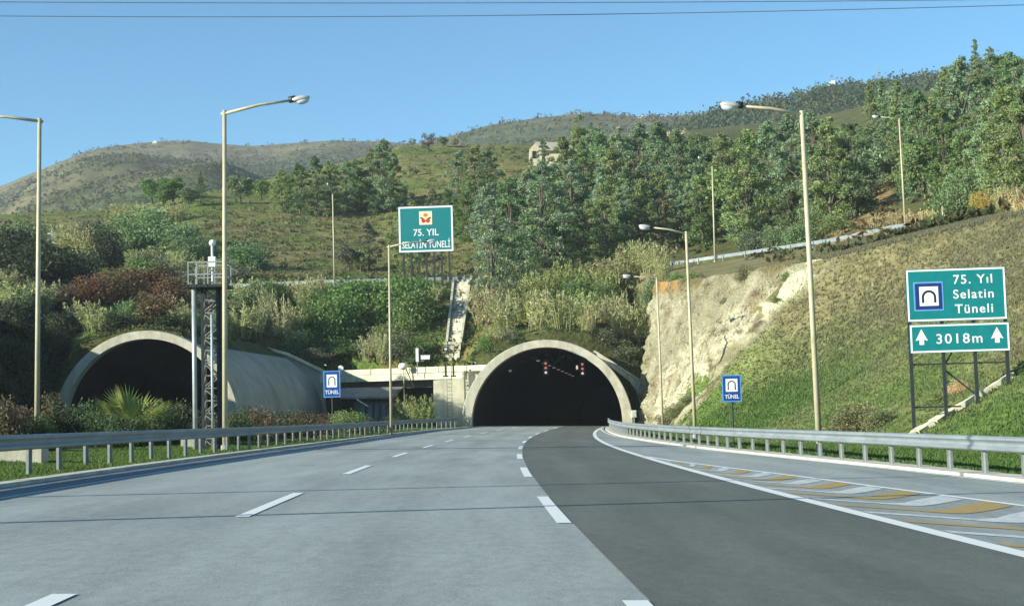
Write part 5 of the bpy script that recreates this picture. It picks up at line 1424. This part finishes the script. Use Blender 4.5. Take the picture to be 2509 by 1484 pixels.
C1 = [(-1600, 700), (-900, 620), (-400, 540), (0, 456), (60, 430), (120, 406), (200, 374), (260, 360), (330, 350), (400, 345), (470, 343), (530, 348), (620, 356), (700, 353), (830, 347), (930, 348), (1000, 353), (1100, 352), (1300, 365)]
p1, T1, _ = ridge('far_hill', C1, 1300, 450, 190, M['far'], cf1, 26, .008, 3)
C2 = [(900, 372), (1000, 356), (1040, 346), (1100, 333), (1200, 306), (1300, 292), (1400, 280), (1480, 280), (1560, 288), (1640, 290), (1720, 281), (1800, 272), (1900, 262), (2100, 255), (3200, 240)]
p2, T2_, _ = ridge('middle_hill', C2, 1000, 440, 160, M['far'], cf1, 14, .01, 40)
C3 = [(1600, 335), (1700, 305), (1800, 280), (1880, 258), (1940, 252), (1965, 240), (2050, 229), (2150, 219), (2250, 206), (2400, 176), (2600, 146), (3200, 90)]
def cf3(X, Y, T, Pp): return mixc((.05, .07, .035), (.11, .1, .05), np.clip(.4 + fbm(X * .02, Y * .02, 3), 0, 1))
p3, T3, _ = ridge('forest_ridge', C3, 640, 432, 130, M['far'], cf3, 6, .02, 80)
def blobs(name, p, T, n, tmin, size, cols, label, cat, per=10, tall=1., mask=None):
    f_ = np.nonzero((T.ravel() >= tmin) & (T.ravel() <= 1.0))[0]
    nc_ = T.shape[1]
    i_ = rng.choice(f_[f_ % nc_ < nc_ - 1], n); P_ = p.reshape(-1, 3)
    u_, v_ = rng.random((n, 1)), rng.random((n, 1))
    up_ = np.maximum(i_ - nc_, 0)
    c0 = P_[i_] * (1 - u_) * (1 - v_) + P_[i_ + 1] * u_ * (1 - v_) + P_[up_] * (1 - u_) * v_ + P_[up_ + 1] * u_ * v_
    if mask is not None:
        k_ = mask(c0); c0 = c0[k_]; n = len(c0)
    s_ = size * c0[:, 1] / 1000. * rng.uniform(.5, 1.4, n)
    cl = np.array(cols)[rng.integers(len(cols), size=n)]
    c = np.repeat(c0, per, 0) + rng.normal(size=(n * per, 3)) * np.repeat(s_, per)[:, None] * [.36, .36, .3 * tall] + np.stack([np.zeros(n * per)] * 2 + [np.repeat(s_, per) * .45 * tall], 1)
    v, q_ = rhombs(c, rng.normal(size=c.shape) + [0, 0, .3], np.repeat(s_, per) * (.62 if per < 20 else .42), np.repeat(s_, per) * (.4 if per < 20 else .26), rng)
    tag(link(name, np_mesh(name, v, q_, M['grassa'], np.repeat(np.repeat(cl, per, 0), 4, 0))), label, cat, kind='stuff')
vis = lambda c: (c[:, 0] / c[:, 1] > -.5) & (c[:, 0] / c[:, 1] < .5)
blobs('scrub', p1, T1, 30000, .02, 2.3, [(.085, .11, .065), (.11, .13, .075), (.07, .095, .06), (.16, .15, .09)], 'grey-green scrub dotted over the distant left hill', 'scrub', 9, mask=lambda c: vis(c) & (fbm(c[:, 0] * .006, c[:, 1] * .004, 4) < .05 + .3 * rng.random(len(c))) & (c[:, 1] < 1080 + 240 * rng.random(len(c)) ** 2))
blobs('scrub', p2, T2_, 3600, .3, 2.6, [(.08, .1, .06), (.11, .12, .07), (.15, .14, .08)], 'scrub dotted over the bare hill behind the forest', 'scrub', 9, mask=vis)
blobs('woodland', p3, T3, 5200, .2, 4.6, [(.07, .115, .06), (.09, .125, .07), (.06, .09, .045), (.115, .12, .06)], 'far-off dark wood covering the ridge at the right', 'woodland', 40, 1.5, mask=vis)
# masts and huts on the skyline
def mast(px, py0, py1, Y, lab, box=None):
    t = thing('antenna_mast', tuple(V(px, py0, Y)), lab, 'mast'); h = float(V(px, py1, Y).z - t.location.z)
    MB().tube([(0, 0, -3), (0, 0, h)], [.22, .12], 6).build('pole', M['post'], t)
    mb = MB()
    for k in (1, -1): mb.bar((0, 0, h * .7), (k * 4, 0, -2), .12)
    mb.build('stay', M['post'], t)
    if box: MB().box((0, 0, float(V(px, box, Y).z - t.location.z)), (2.4, 2, 2.2)).build('antenna_box', M['wbox'], t)
mast(2040, 232, 160, 640, 'thin mast with a white box standing on the forest ridge', 205)
mast(2154, 220, 160, 640, 'thin bare mast on the forest ridge, right of the white-box mast')
mast(1767, 282, 232, 690, 'thin grey mast on the bare ridge left of tallest lamp head')
for px, py, Y, sz, lab in ((380, 353, 1270, 3., 'tiny white hut near the top of the distant left hill'), (139, 441, 1000, 2.6, 'tiny white hut low on the distant left hill'), (1572, 294, 960, 3., 'tiny white house on the bare ridge above the forest'), (130, 591, 205, 1.2, 'white shed roof among bushes at the left edge')):
    t = thing('hut', tuple(V(px, py + 3, Y)), lab, 'hut')
    MB().box((0, 0, sz * .35), (sz * 1.3, sz, sz * 1.1)).build('wall', M['wallw'], t)
    MB().prism([(-sz * .7, -sz * .55, sz * .9), (sz * .7, -sz * .55, sz * .9), (0, -sz * .55, sz * 1.3)], (0, sz * 1.1, 0)).build('roof', M['wbox'], t)

# ------------------------------------------------------------------ air
m = bpy.data.materials.new('haze_air'); m.use_nodes = True
n = m.node_tree; n.nodes.remove(n.nodes['Principled BSDF'])
pv = n.nodes.new('ShaderNodeVolumePrincipled'); pv.inputs['Color'].default_value = (.86, .93, 1, 1); pv.inputs['Density'].default_value = .00016
n.links.new(pv.outputs[0], n.nodes['Material Output'].inputs['Volume'])
hz_ = MB().box((0, 3600, 150), (15000, 12500, 312)).build('haze', m); tag(hz_, kind='stuff')
